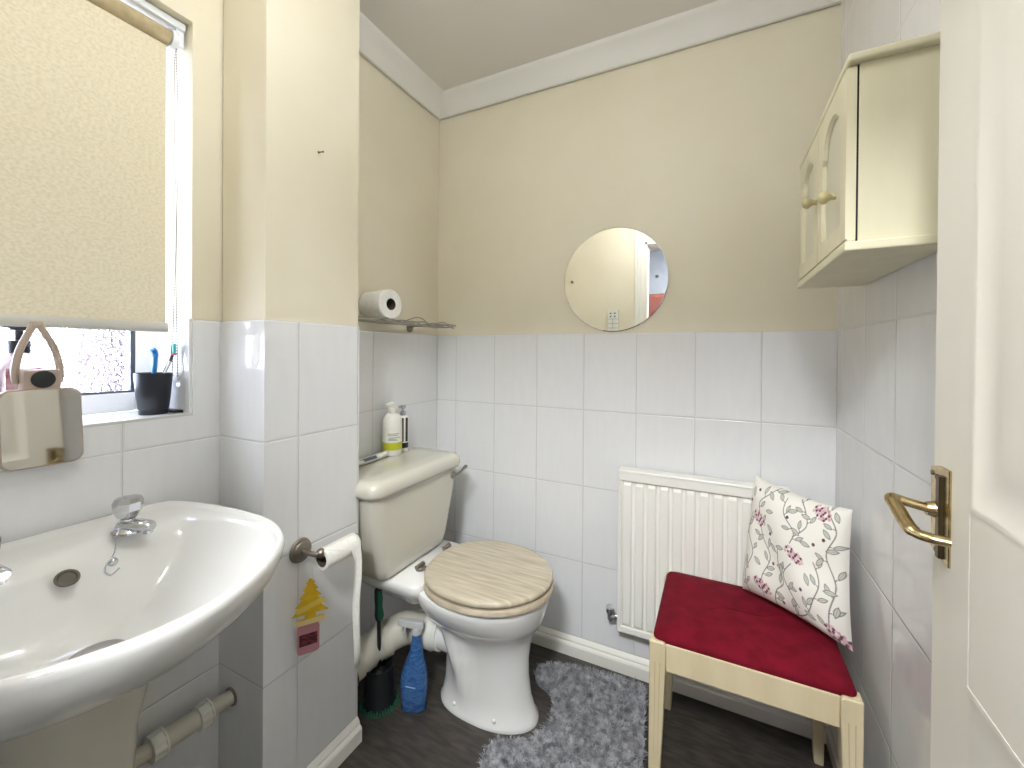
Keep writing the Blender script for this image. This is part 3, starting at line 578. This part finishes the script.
HX = lambda x, z, w: [(sx_+(x)*cosr-v*sinr, sy_+(x)*sinr+v*cosr, zz) for v, zz in ((-w, z), (w, z), (w*.8, z+.022), (-w*.8, z+.022))]
b.loft([HX(.030, .266, .010), HX(.0, .268, .013), HX(-.035, .272, .011), HX(-.056, .275, .008)]); b.tube([(sx_-.028*cosr, sy_-.028*sinr, .272), (sx_-.036*cosr, sy_-.036*sinr, .258), (sx_-.034*cosr, sy_-.034*sinr, .235)], .005, 8)
obj('trigger_head', b, mat('clear_white_plastic', s2l(222, 224, 222), .25, trans=.35), t, bevel=.002)

# things on the cistern lid
CZ = .797
t = thing('pump_bottle', 'white cream bottle with yellow-green label band on the cistern lid', 'bottle', (.045, -.350, CZ))
b1x, b1y = .045, -.350
b = MB(); b.lathe([(0, 0), (.027, 0), (.0295, .004), (.0295, .098), (.0285, .112), (.022, .124), (.014, .130), (.014, .142), (.018, .143), (.018, .150), (.008, .152)], (b1x, b1y, CZ), n=32); bo = obj('bottle', b, PLASTIC_W, t)
b = MB(); b.lathe([(.0298, .018), (.0298, .042)], (b1x, b1y, CZ), n=32, caps=False); obj('label_band', b, mat('yellow_green_label', s2l(178, 180, 40), .4), bo)
b = MB(); b.lathe([(.0297, .042), (.0297, .090)], (b1x, b1y, CZ), n=32, caps=False); lb = obj('label', b, mat('cream_label', s2l(222, 220, 208), .4), bo)
b = MB()
for k, (z, a0, a1) in enumerate(((.068, -75, -5), (.063, -75, -15), (.056, -70, 0), (.052, -70, -25), (.048, -70, -12))):
    b.loft([[(b1x+.0299*math.cos(R(a0+(a1-a0)*i/8)), b1y+.0299*math.sin(R(a0+(a1-a0)*i/8)), CZ+z+dz) for i in range(9)] for dz in (0, .0022)], False, False, close=False)
obj('label_print', b, mat('grey_print', s2l(130, 132, 134), .5), lb)
b = MB(); b.tube([(b1x, b1y, CZ+.150), (b1x, b1y, CZ+.158)], .008, 12); b.tube([(b1x, b1y, CZ+.158), (b1x-.004, b1y-.026, CZ+.157)], [.009, .005], 10); obj('pump', b, PLASTIC_W, t)
for c_ in t.children_recursive: c_.data.transform(Matrix.Diagonal((1.25, 1.25, 1.22, 1)))
t = thing('pump_bottle', 'slim white bottle with black stripes and chrome pump on the cistern lid', 'bottle', (.06, -.27, CZ))
b2x, b2y = .040, -.284
b = MB(); b.lathe([(0, 0), (.020, 0), (.0215, .003), (.0215, .118), (.019, .122), (.008, .124)], (b2x, b2y, CZ), n=28); bo = obj('bottle', b, PLASTIC_W, t)
b = MB()
for a0, a1, z0, z1 in ((-70, -42, .034, .116), (-22, 10, .034, .116), (-75, 25, .012, .030)):
    b.loft([[(b2x+.0218*math.cos(R(a0+(a1-a0)*i/6)), b2y+.0218*math.sin(R(a0+(a1-a0)*i/6)), CZ+z) for i in range(7)] for z in (z0, z1)], False, False, close=False)
obj('black_stripe', b, BLACK_P, bo)
b = MB(); b.lathe([(.012, .123), (.012, .136), (.006, .137), (.006, .147), (.0105, .148), (.0105, .158), (0, .159)], (b2x, b2y, CZ), n=20); b.tube([(b2x, b2y, CZ+.154), (b2x-.002, b2y-.030, CZ+.153)], .004, 8); obj('pump', b, CHROME, t)
for c_ in t.children_recursive: c_.data.transform(Matrix.Diagonal((1, 1, 1.15, 1)))
t = thing('toothpaste_tube', 'white cream tube lying on the cistern lid beside the pier', 'tube', (.05, -.46, CZ))
b = MB(); b.loft([[(x+w*math.cos(a), y, CZ+.0125+h*math.sin(a)) for a in [2*math.pi*k/20 for k in range(20)]] for x, y, w, h in ((.065, -.60, .017, .0025), (.065, -.56, .015, .008), (.062, -.50, .013, .012), (.058, -.43, .0115, .0115), (.057, -.425, .006, .006))]); tb = obj('tube', b, PLASTIC_W, t)
b = MB(); b.tube([(.057, -.427, CZ+.0125), (.054, -.395, CZ+.0125)], .0105, 14); obj('cap', b, PLASTIC_W, t)
b = MB(); b.loft([[(.0625+w*math.cos(R(a)), y, CZ+.0125+h*math.sin(R(a))) for a in (5, 20, 40, 60)] for y, w, h in ((-.56, .0155, .0085), (-.50, .0135, .0125), (-.46, .0128, .0122))], False, False, close=False); obj('print', b, mat('grey_blue_print', s2l(96, 104, 128), .4), tb)

# ---------------------------------------------------------------- bath mat
t = thing('bath_mat', 'grey shaggy bath mat with a U cut-out curved round the toilet foot', 'mat', (.78, -.35, 0))
outl = [(.61, -.125), (.70, -.095), (.85, -.072), (.93, -.072), (.955, -.10), (.975, -.25), (.995, -.45), (1.0, -.60), (.97, -.66), (.85, -.66), (.70, -.64), (.60, -.60), (.575, -.55), (.57, -.49), (.62, -.462), (.67, -.43), (.695, -.38), (.70, -.33), (.685, -.27), (.65, -.23), (.61, -.215), (.585, -.19), (.59, -.145)]
OL = [(p.x, p.y) for p in cat_rom([(x, y, 0) for x, y in outl], 5, True)]
b = MB(); b.loft([[(x, y, .001) for x, y in OL], [(x, y, .009) for x, y in OL]]); obj('backing', b, mat('grey_mat_backing', s2l(120, 122, 126), .9), t)
poly = np.array(OL)
def inside(P):
    c = np.zeros(len(P), bool); n = len(poly)
    for i in range(n):
        x1, y1 = poly[i]; x2, y2 = poly[(i+1) % n]
        m = ((y1 > P[:, 1]) != (y2 > P[:, 1]))
        xi = (x2-x1)*(P[:, 1]-y1)/((y2-y1)+1e-12)+x1; c ^= m & (P[:, 0] < xi)
    return c
P = np.column_stack([rng.uniform(.56, 1.01, 60000), rng.uniform(-.67, -.06, 60000)]); P = P[inside(P)][:30000]
n = len(P); cl = np.array([[math.sin(x*60+3*math.sin(y*40)), math.cos(y*55+2*math.sin(x*50))] for x, y in P])
d = cl*.6 + rng.normal(0, .8, (n, 2)); d /= (np.linalg.norm(d, axis=1)[:, None]+.3)
ln = rng.uniform(.012, .026, n); h = rng.uniform(.014, .030, n); wdt = rng.uniform(.0010, .0020, n)
pd = np.column_stack([-d[:, 1], d[:, 0]]); pd /= np.linalg.norm(pd, axis=1)[:, None]+1e-9
V = []
for f, g, wf in ((0, 0, 1), (.35, .75, .95), (1, 1, .35)):
    c = P + d*(ln*f)[:, None]; zz = .007+h*g*(1 if f < 1 else .88)
    V.append(np.column_stack([c-pd*(wdt*wf)[:, None], zz])); V.append(np.column_stack([c+pd*(wdt*wf)[:, None], zz]))
V = np.stack(V, 1).reshape(-1, 3); base = np.arange(n)*6
F = np.concatenate([np.column_stack([base, base+1, base+3, base+2]), np.column_stack([base+2, base+3, base+5, base+4])])
me = bpy.data.meshes.new('pile'); me.from_pydata((V-np.array(t.location)).tolist(), [], F.tolist())
SHAG = noise_col(mat('grey_shag', (.3,.3,.3), .9), s2l(112, 112, 115), s2l(172, 172, 176), (50, 50, 50), detail=4)
me.materials.append(SHAG); o = bpy.data.objects.new('pile', me); COL.objects.link(o); o.parent = t

# ---------------------------------------------------------------- mirror, radiator
t = thing('wall_mirror', 'round frameless mirror on the cream wall above the tile line', 'mirror', (.8125, 0, 1.274))
mc = (.8125, TT, 1.4725)
b = MB(); b.lathe([(.197, 0), (.197, -.004), (.195, -.005), (0, -.005)], mc, (0, 1, 0), 96); obj('mirror_glass', b, [MIRROR], t, smooth=0)
b = MB(); b.lathe([(.1972, 0), (.1972, -.0035)], mc, (0, 1, 0), 96, caps=False); obj('edge', b, mat('green_glass_edge', s2l(120, 130, 116), .3), t)
for x in (.648, .9695):
    b = MB(); b.lathe([(.0055, 0), (.0055, -.003), (.003, -.0045), (0, -.0045)], (x, TT-.005, 1.474), (0, 1, 0), 16); obj('screw', b, PEWTER, t)
t = thing('radiator', 'white ribbed panel radiator mounted on the far wall behind the stool', 'radiator', (1.06, -.05, .185))
rx0, rx1, rz0, rz1, ry = .852, 1.375, .19, .776, -.076
b = MB(); cs = []; x = rx0+.012; period = .0385; nn = int((rx1-rx0-.024)/period)
period = (rx1-rx0-.024)/nn
for k in range(nn):
    a = rx0+.012+k*period
    cs += [(a, 0), (a+period*.10, 0), (a+period*.22, .010), (a+period*.78, .010), (a+period*.90, 0)]
cs.append((rx1-.012, 0))
z0, z1 = rz0+.022, rz1-.040
rings = []
for z, k in ((z0-.0, 0), (z0+.014, 1), (z1-.014, 1), (z1, 0)):
    rings.append([(x_, ry+.012-d_*k, z) for x_, d_ in cs])
b.loft(rings, False, False, close=False)
b.box(rx0+.012, rx1-.012, ry+.013, ry+.022, rz0+.008, rz1-.02)
obj('panel', b, RAD, t, smooth=30)
for a_ in (rx0, rx1-.014): obj('side_cover', MB().box(a_, a_+.014, ry, ry+.05, rz0, rz1-.012), RAD, t, smooth=0, bevel=.005, seg=3)
for a_, e_ in ((rz1-.040, rz1-.006), (rz0, rz0+.024)): obj('edge_rail', MB().box(rx0+.003, rx1-.003, ry+.001, ry+.012, a_, e_), RAD, t, smooth=0, bevel=.004, seg=3)
b = MB(); b.box(rx0, rx1, ry-.001, ry+.052, rz1-.010, rz1); obj('top_grille', b, RAD, t, smooth=0, bevel=.003)
b = MB(); b.tube([(rx0+.002, -.045, .222), (.828, -.045, .225)], .009, 12); b.lathe([(.013, 0), (.0135, .018), (.010, .022)], (.842, -.045, .224), (-1, 0, 0), 8); b.lathe([(.011, -.02), (.013, -.012), (.013, .012), (.016, .016), (.014, .034), (0, .036)], (.822, -.045, .225), (0, -.25, 1), 16); b.tube([(.822, -.045, .21), (.822, -.02, .205), (.822, -.001, .205)], .006, 10); obj('valve', b, CHROME, t)

# ---------------------------------------------------------------- stool
t = thing('stool', 'cream wooden stool with crimson velvet seat beside the radiator', 'stool', (1.235, -.27, 0))
sx0, sx1, sy0, sy1, sz = 1.017, 1.457, -.462, -.088, .452
def leg(x, y, sx, sy):
    b = MB(); rings = []
    for z, w in ((0, .0115), (.02, .0125), (.20, .0165), (.36, .0195), (sz-.006, .0205), (sz, .018)):
        cx = x+sx*(.0205-w)*1.0*1; cy = y+sy*(.0205-w)
        rings.append([(cx-w, cy-w, z), (cx+w, cy-w, z), (cx+w, cy+w, z), (cx-w, cy+w, z)])
    b.loft(rings); return b
for x, y, a, c in ((sx0+.0205, sy0+.0205, -1, -1), (sx1-.0205, sy0+.0205, 1, -1), (sx0+.0205, sy1-.0205, -1, 1), (sx1-.0205, sy1-.0205, 1, 1)):
    lg = obj('leg', leg(x, y, a, c), CREAM_WOOD, t, smooth=0, bevel=.005, seg=3)
    g = MB()
    if c < 0:
        for dx in (-.005, .005): g.tube([(x+a*.004*1+dx*.8, sy0+.0012, .06), (x+dx*1.2, sy0-.0002, .40)], .0009, 6)
        obj('fluting', g, mat('shadow_cream_wood', s2l(188, 172, 136), .5), lg)
zr0, zr1 = sz-.075, sz-.004
for q in (((sx0+.04, sx1-.04, sy0+.007, sy0+.027)), ((sx0+.04, sx1-.04, sy1-.027, sy1-.007)), ((sx0+.007, sx0+.027, sy0+.04, sy1-.04)), ((sx1-.027, sx1-.007, sy0+.04, sy1-.04))):
    obj('apron', MB().box(*q, zr0, zr1), CREAM_WOOD, t, smooth=0, bevel=.003)
b = MB(); cxs, cys, hxs, hys = (sx0+sx1)/2, (sy0+sy1)/2, (sx1-sx0)/2-.008, (sy1-sy0)/2-.010
b.loft([rrect(cxs, cys, hxs+dx, hys+dx, .018, z, 6) for dx, z in ((-.004, sz-.012), (0, sz-.004), (.001, sz+.004), (-.004, sz+.013), (-.015, sz+.020), (-.05, sz+.026), (-.10, sz+.029), (-.16, sz+.030))]); obj('seat', b, VELVET, t, smooth=70)
# ---------------------------------------------------------------- scatter cushion with embroidered sprigs
Np = 260; u, v = np.meshgrid(np.linspace(0, 1, Np), np.linspace(0, 1, Np), indexing='ij')
base_c = np.array(s2l(228, 224, 214)); colr = np.tile(base_c, (Np, Np, 1))
asp = 1.0
def blend(mask, c, a=1.0):
    m = np.clip(mask, 0, 1)[..., None]*a; colr[:] = colr*(1-m)+np.array(s2l(*c))*m
def stroke(pts, w, c):
    P = cat_rom([(x, y, 0) for x, y in pts], 10); dm = np.full(u.shape, 9.)
    for a, e in zip(P[:-1], P[1:]):
        ax, ay, ex, ey = a.x, a.y, e.x-a.x, e.y-a.y; l2 = ex*ex+ey*ey+1e-12
        tt = np.clip(((u-ax)*ex+(v-ay)*ey)/l2, 0, 1); dm = np.minimum(dm, np.hypot(u-ax-tt*ex, v-ay-tt*ey))
    blend((w*1.5-dm)/(w*.6), c, .9)
def leaf(x, y, ang, ln=.045, wd=.019, fill=(200, 200, 188)):
    c, s_ = math.cos(ang), math.sin(ang); a = (u-x)*c+(v-y)*s_; q = -(u-x)*s_+(v-y)*c
    wloc = wd*np.clip(1-(a/ln)**2, 0, 1)
    ins = (wloc-np.abs(q))/.004; ins = np.where(np.abs(a) < ln, ins, -1)
    blend(ins, (108, 104, 100)); blend((wloc-.006-np.abs(q))/.003*(np.abs(a) < ln), fill, .9)
    blend((.0025-np.abs(q))/.002*(np.abs(a) < ln*.9), (120, 116, 110), .8)
GREY = (112, 108, 104)
def sprig(pts, side0=1, n=7, ll=.045):
    stroke(pts, .0038, GREY); P = cat_rom([(x, y, 0) for x, y in pts], 10); m = len(P)
    for k in range(n):
        i = int((k+.7)/n*(m-2)); p = P[i]; d = P[i+1]-P[i]; a = math.atan2(d.y, d.x); s_ = side0 if k % 2 else -side0
        la = a+s_*.95; q = (p.x+math.cos(la)*(ll+.018), p.y+math.sin(la)*(ll+.018))
        stroke([(p.x, p.y), (p.x+math.cos(la)*.02, p.y+math.sin(la)*.02)], .003, GREY)
        leaf(q[0], q[1], la-s_*.2, ll)
def berries(x, y, seed):
    r_ = random.Random(seed)
    for k in range(46):
        a = r_.uniform(0, 6.28); rr = .062*math.sqrt(r_.random()); bx_, by_ = x+rr*math.cos(a)*1.35, y+rr*math.sin(a)*.8-.45*rr*math.cos(a)
        blend((.0125-np.hypot(u-bx_, v-by_))/.004, r_.choice([(205, 172, 176), (192, 150, 158), (214, 188, 190)]))
    for k in range(11):
        a = k*2.4; rr = .058*math.sqrt((k+.5)/11); bx_, by_ = x+rr*math.cos(a)*1.35, y+rr*math.sin(a)*.8-.45*rr*math.cos(a)
        blend((.0125-np.hypot(u-bx_, v-by_))/.004, (104, 52, 68))
sprig([(.40, -.02), (.44, .15), (.52, .25), (.46, .38), (.45, .50)], 1, 4)
sprig([(.30, .05), (.30, .22), (.36, .40), (.27, .55), (.22, .68)], -1, 6)
sprig([(.20, .72), (.19, .82), (.28, .92), (.33, 1.0)], 1, 3)
sprig([(.58, .60), (.60, .70), (.48, .82), (.46, .95)], 1, 4)
sprig([(.60, .66), (.70, .78), (.66, .90), (.58, .98)], -1, 4)
sprig([(.58, .02), (.72, .10), (.80, .25), (.84, .38), (.78, .52)], 1, 5)
sprig([(.88, .02), (.90, .2), (.95, .4), (.88, .60), (.94, .8), (.82, .98)], -1, 8)
sprig([(.12, .02), (.10, .2), (.16, .38), (.08, .55), (.09, .70)], 1, 5, .035)
sprig([(.60, .44), (.52, .32), (.60, .20), (.66, .12)], 1, 3)
_lr = random.Random(4); _lp = [(.20, .68), (.62, .52), (.30, .14), (.80, .92), (.93, .06)]
while len(_lp) < 33:
    q = (_lr.uniform(.05, .95), _lr.uniform(.05, .95))
    if all(math.hypot(q[0]-p[0], q[1]-p[1]) > .115 for p in _lp): leaf(q[0], q[1], _lr.uniform(0, 3.1), .05, .021); _lp.append(q)
    else:
        if _lr.random() < .003: break
for x, y, s_ in ((.20, .68, 1), (.62, .52, 2), (.30, .14, 3), (.80, .92, 4), (.93, .06, 5)): berries(x, y, s_)
for x, y in ((.36, .60), (.52, .80), (.40, .36), (.70, .28), (.16, .92), (.86, .72), (.78, .66), (.06, .80), (.50, .08)): blend((.016-np.hypot(u-x, v-y))/.004, (96, 60, 76))
def cushion_pt(uu, vv, side):
    bl, br, tl, tr = Vector((1.243, -.165, .492)), Vector((1.468, -.328, .480)), Vector((1.279, -.088, .818)), Vector((1.486, -.236, .795))
    s_, t_ = uu*2-1, vv*2-1
    # edges draw inwards between the corners
    s2 = s_*(1-.055*(1-t_*t_)); t2 = t_*(1-.075*(1-s_*s_)); a, c = (s2+1)/2, (t2+1)/2
    p = bl*(1-a)*(1-c)+br*a*(1-c)+tl*(1-a)*c+tr*a*c
    nrm = Vector((-.62, -.75, .2)).normalized()
    th = .058*(max(0, 1-s_**4)*max(0, 1-t_**4))**.55
    wr_ = .004*math.sin(uu*9+vv*5)*(1-s_*s_)*(1-t_*t_)+.003*math.sin(vv*16-uu*4)*(1-t_**2)*abs(s_)*(1-s_**8)
    if side > 0: return p+nrm*(th+wr_*2)
    return p-nrm*th*.55
vs = []; fs = []
for side, n_ in ((1, Np), (-1, 40)):
    o_ = len(vs)
    for i in range(n_):
        for j in range(n_): vs.append(tuple(cushion_pt(i/(n_-1), j/(n_-1), side)))
    for i in range(n_-1):
        for j in range(n_-1):
            q = o_+i*n_+j; fs.append((q, q+n_, q+n_+1, q+1) if side > 0 else (q, q+1, q+n_+1, q+n_))
vs = np.array(vs); vs[:, 0] = np.minimum(vs[:, 0], 1.496); zfl = .468+.0*vs[:, 0]; vs[:, 2] = np.maximum(vs[:, 2], .462)
me = bpy.data.meshes.new('cushion'); loc = Vector((1.37, -.24, .47)); me.from_pydata((vs-np.array(loc)).tolist(), [], fs)
ca = me.color_attributes.new('pattern', 'FLOAT_COLOR', 'POINT'); arr = np.ones((len(vs), 4)); arr[:Np*Np, :3] = colr.reshape(-1, 3); arr[Np*Np:, :3] = base_c
ca.data.foreach_set('color', arr.ravel().astype(np.float32)); me.shade_smooth()
CU = mat('embroidered_cotton', s2l(228, 224, 214), .9); at = N(CU, 'ShaderNodeAttribute', attribute_name='pattern'); L(CU, at.outputs['Color'], bsdf(CU).inputs['Base Color'])
me.materials.append(CU); o = bpy.data.objects.new('cushion', me); COL.objects.link(o); o.location = loc
tag(o, 'cream scatter cushion with grey leaf sprigs and mauve berries leaning on the stool', 'cushion')

# ---------------------------------------------------------------- wall cabinet
t = thing('wall_cabinet', 'pale cream two-door wall cabinet high on the right tiled wall', 'cabinet', (1.43, -.47, 1.37))
cx0, cy0, cy1, cz0, cz1 = 1.378, -.70, -.262, 1.385, 1.685
b = MB(); w_ = .012
b.box(cx0, W-.001, cy0, cy0+w_, cz0, cz1); b.box(cx0, W-.001, cy1-w_, cy1, cz0, cz1); b.box(W-.008, W-.001, cy0+w_, cy1-w_, cz0, cz1); b.box(cx0, W-.001, cy0+w_, cy1-w_, 1.53, 1.54)
obj('carcass', b, CAB, t, smooth=0, bevel=.0015)
b = MB(); b.box(1.358, W-.001, cy0-.012, cy1+.010, cz0-.016, cz0); b.box(1.362, 1.374, cy0-.006, cy1+.006, cz0, cz0+.006); obj('base_board', b, CAB, t, smooth=0, bevel=.004, seg=3)
b = MB(); b.box(1.360, W-.001, cy0-.012, cy1+.010, cz1, cz1+.014); obj('top_board', b, CAB, t, smooth=0, bevel=.004, seg=3)
dm = (cy0+cy1)/2
for (a, e, hs) in ((cy0+.001, dm-.0015, 1), (dm+.0015, cy1-.001, -1)):
    z0, z1 = cz0+.006, cz1-.003; dx0, dx1 = 1.361, 1.375
    # frame with arched opening: lofted between an outer rectangle and the arch outline
    iy0, iy1, iz0 = a+.034, e-.034, z0+.034; zs = z1-.085; cyy = (iy0+iy1)/2; rr = (iy1-iy0)/2
    arch = [(iy0, iz0), (iy1, iz0), (iy1, zs-.01), (iy1-.010, zs), (iy1-.012, zs+.008)] + [(cyy+(rr-.012)*math.cos(R(x)), zs+.008+.045*math.sin(R(x))) for x in range(15, 180, 15)] + [(iy0+.012, zs+.008), (iy0+.010, zs), (iy0, zs-.01)]
    outer = []
    for y, z in arch:
        dy, dz = y-cyy, z-(iz0+zs)/2; hy, hz0, hz1 = (e-a)/2, (iz0+zs)/2-z0, z1-(iz0+zs)/2
        k = min(hy/max(abs(dy), 1e-6), (hz1 if dz > 0 else hz0)/max(abs(dz), 1e-6)); outer.append((cyy+dy*k, (iz0+zs)/2+dz*k))
    # snap nearest outer points onto the corners
    for cyc, czc in ((a, z0), (e, z0), (e, z1), (a, z1)):
        i = min(range(len(outer)), key=lambda i: (outer[i][0]-cyc)**2+(outer[i][1]-czc)**2); outer[i] = (cyc, czc)
    b = MB(); b.loft([[(dx1, y, z) for y, z in outer], [(dx0, y, z) for y, z in outer], [(dx0, y, z) for y, z in arch], [(dx0+.006, y+(cyy-y)*.05, z+((iz0+zs)/2-z)*.03) for y, z in arch], [(dx1, y+(cyy-y)*.05, z+((iz0+zs)/2-z)*.03) for y, z in arch], [(dx1, y, z) for y, z in outer]], False, False)
    d_ = obj('door', b, CAB, t, smooth=0)
    b = MB(); b.box(dx0+.008, dx0+.011, iy0, iy1, iz0, zs+.056); obj('door_panel', b, CAB_IN, d_, smooth=0)
    ky, kz = (-.635, 1.486) if hs > 0 else (-.474, 1.528)
    b = MB(); b.lathe([(.006, 0), (.005, .006), (.007, .010), (.0115, .015), (.012, .020), (.008, .026), (0, .028)], (dx0, ky, kz), (-1, 0, 0), 18); obj('knob', b, mat('brass_cream_knob', s2l(196, 186, 140), .3, .2), d_)
b = MB(); b.box(1.3752, 1.378, cy0+.002, cy1-.002, cz0+.002, cz1-.002); obj('door_gap_shade', b, DARK, t, smooth=0)  # black sheet standing in for the shade behind the doors

# ---------------------------------------------------------------- the open door
dr = bpy.data.objects.new('door_1', None); COL.objects.link(dr); dr['kind'] = 'structure'
ang = R(1.8); dr.location = (1.432, -.828, 0); dr.rotation_euler = (0, 0, 0)
DM = Matrix.Translation((1.432, -.828, 0)) @ Matrix.Rotation(-ang, 4, 'Z')   # local: x 0..+.035 thickness, y 0..-.745 width
def dobj(name, b, m, **k):
    b.v = [tuple(DM @ Vector(v)) for v in b.v]; par = k.pop('par', dr); return obj(name, b, m, par, **k)
b = MB(); DWd = .74; DHt = 1.98
st = .098; mid = .06
cols = ((-st, -DWd/2+mid/2), (-DWd/2-mid/2, -DWd+st))
rows = ((.20, .815), (1.018, 1.64), (1.72, 1.87))
b.box(.006, .035, -DWd, 0, .008, DHt)
# stiles and rails as raised frame, panels recessed with stepped moulding
def fr(y0, y1, z0, z1): b.box(0, .0062, min(y0, y1), max(y0, y1), z0, z1)
fr(0, -st, .008, DHt); fr(-DWd+st, -DWd, .008, DHt); fr(-DWd/2+mid/2, -DWd/2-mid/2, .008, DHt)
zz = [.008]+[q for r_ in rows for q in r_]+[DHt]
for c_ in cols:
    for k in range(0, len(zz), 2): fr(c_[0], c_[1], zz[k], zz[k+1])
dobj('door_leaf', b, DOORP, smooth=0, bevel=.0015)
for c_ in cols:
    for r_ in rows:
        p = MB(); y1, y0 = c_; z0, z1 = r_
        def rr_(d, x): return [(x, y0+d, z0+d), (x, y1-d, z0+d), (x, y1-d, z1-d), (x, y0+d, z1-d)]
        p.loft([rr_(-.001, .0064), rr_(-.001, -.0005), rr_(.003, -.0008), rr_(.008, .0008), rr_(.014, .0024), rr_(.026, .0040), rr_(.036, .0046), rr_(.050, .0032), rr_(.056, .0031)], False, True)
        dobj('door_panel', p, DOORP, smooth=25)
hz = .990; hy = -.026
b = MB(); b.loft([[(x, hy+y, hz+z) for y, z in [(-.027, -.060), (.024, -.052), (.026, .056), (.0, .062), (-.027, .062)]] for x in (0, -.003)])
b.v = [v for v in b.v]; pl_ = dobj('handle_plate', b, BRASS, smooth=0, bevel=.001)
b = MB(); b.loft([[(x, hy-.0065+s_*w, hz+z) for s_, z in ((-1, -.055), (1, -.055), (1, .050), (-1, .050))] for x, w in ((-.003, .0062), (-.007, .0045))]); dobj('plate_rib', b, BRASS_DK, par=pl_, smooth=0)
for y, z in ((.020, .048), (.007, .046), (.020, -.044), (.007, -.050)):
    b = MB(); b.lathe([(.0032, 0), (.0032, .0015), (0, .002)], (-.003, hy+y, hz+z), (-1, 0, 0), 12); dobj('screw', b, BRASS_DK, par=pl_)
b = MB(); b.lathe([(.0115, 0), (.010, .006), (.0085, .012)], (-.003, hy+.002, hz+.004), (-1, 0, 0), 18)
b.tube(cat_rom([(-.01, hy+.002, hz+.004), (-.032, hy+.004, hz+.008), (-.044, hy+.004, hz+.011), (-.050, hy-.003, hz+.011), (-.048, hy-.018, hz+.003), (-.045, hy-.038, hz-.008), (-.041, hy-.052, hz-.013), (-.030, hy-.062, hz-.014), (-.014, hy-.066, hz-.014)], 6), [.0075]*14+[.0085]*22+[.0072]*13, 14, flat=.8)
dobj('door_handle', b, BRASS, smooth=60)

# ---------------------------------------------------------------- controller seen only in the mirror, then the added fill lamps
t = thing('heating_controller', 'small white heating controller on the cream wall, seen in the round mirror', 'controller', (.44, NY, 1.35))
b = MB(); b.box(.40, .485, NY-TT, NY+.022, 1.355, 1.525); obj('case', b, PLASTIC_W, t, smooth=0, bevel=.004)
b = MB()
for x in (.425, .457):
    for z in (1.475, 1.500): b.box(x-.006, x+.006, NY+.022, NY+.0235, z-.005, z+.005)
for z in (1.455, 1.42, 1.385): b.box(.405, .48, NY+.022, NY+.0228, z, z+.002)
b.box(.4415, .4435, NY+.022, NY+.0228, 1.387, 1.455)
obj('button', b, GASKET, t, smooth=0)
LX, LY = .78, -1.16  # globe lamp added out of view to brighten the bathroom
t = thing('fill_lamp', 'unseen opal globe lamp added on the bathroom ceiling as fill light', 'lamp', (LX, LY, H-.26))
b = MB(); b.lathe([(.07, 0), (.07, -.02), (.05, -.035), (.05, -.05)], (LX, LY, H), n=32); obj('fill_lamp_base', b, PLASTIC_W, t)
b = MB(); b.sphere((LX, LY, H-.145), .11, 24); obj('globe', b, mat('room_fill_globe', (.93, .965, 1.0), .5, emit=ROOM_FILL), t)
t = thing('fill_lamp', 'unseen round flush lamp added in the hall as fill light through the doorway', 'lamp', (1.1, -2.35, H-.07))  # hall lamp added out of view, fills the room from behind the camera
b = MB(); b.lathe([(.20, 0), (.20, -.02), (.17, -.03)], (1.1, -2.35, H), n=36); obj('fill_lamp_base', b, PLASTIC_W, t)
b = MB(); b.lathe([(.19, -.02), (.185, -.045), (.14, -.065), (.0, -.07)], (1.1, -2.35, H), n=36, caps=False); obj('diffuser', b, mat('hall_fill_diffuser', (.93, .965, 1.0), .5, emit=HALL_FILL), t)
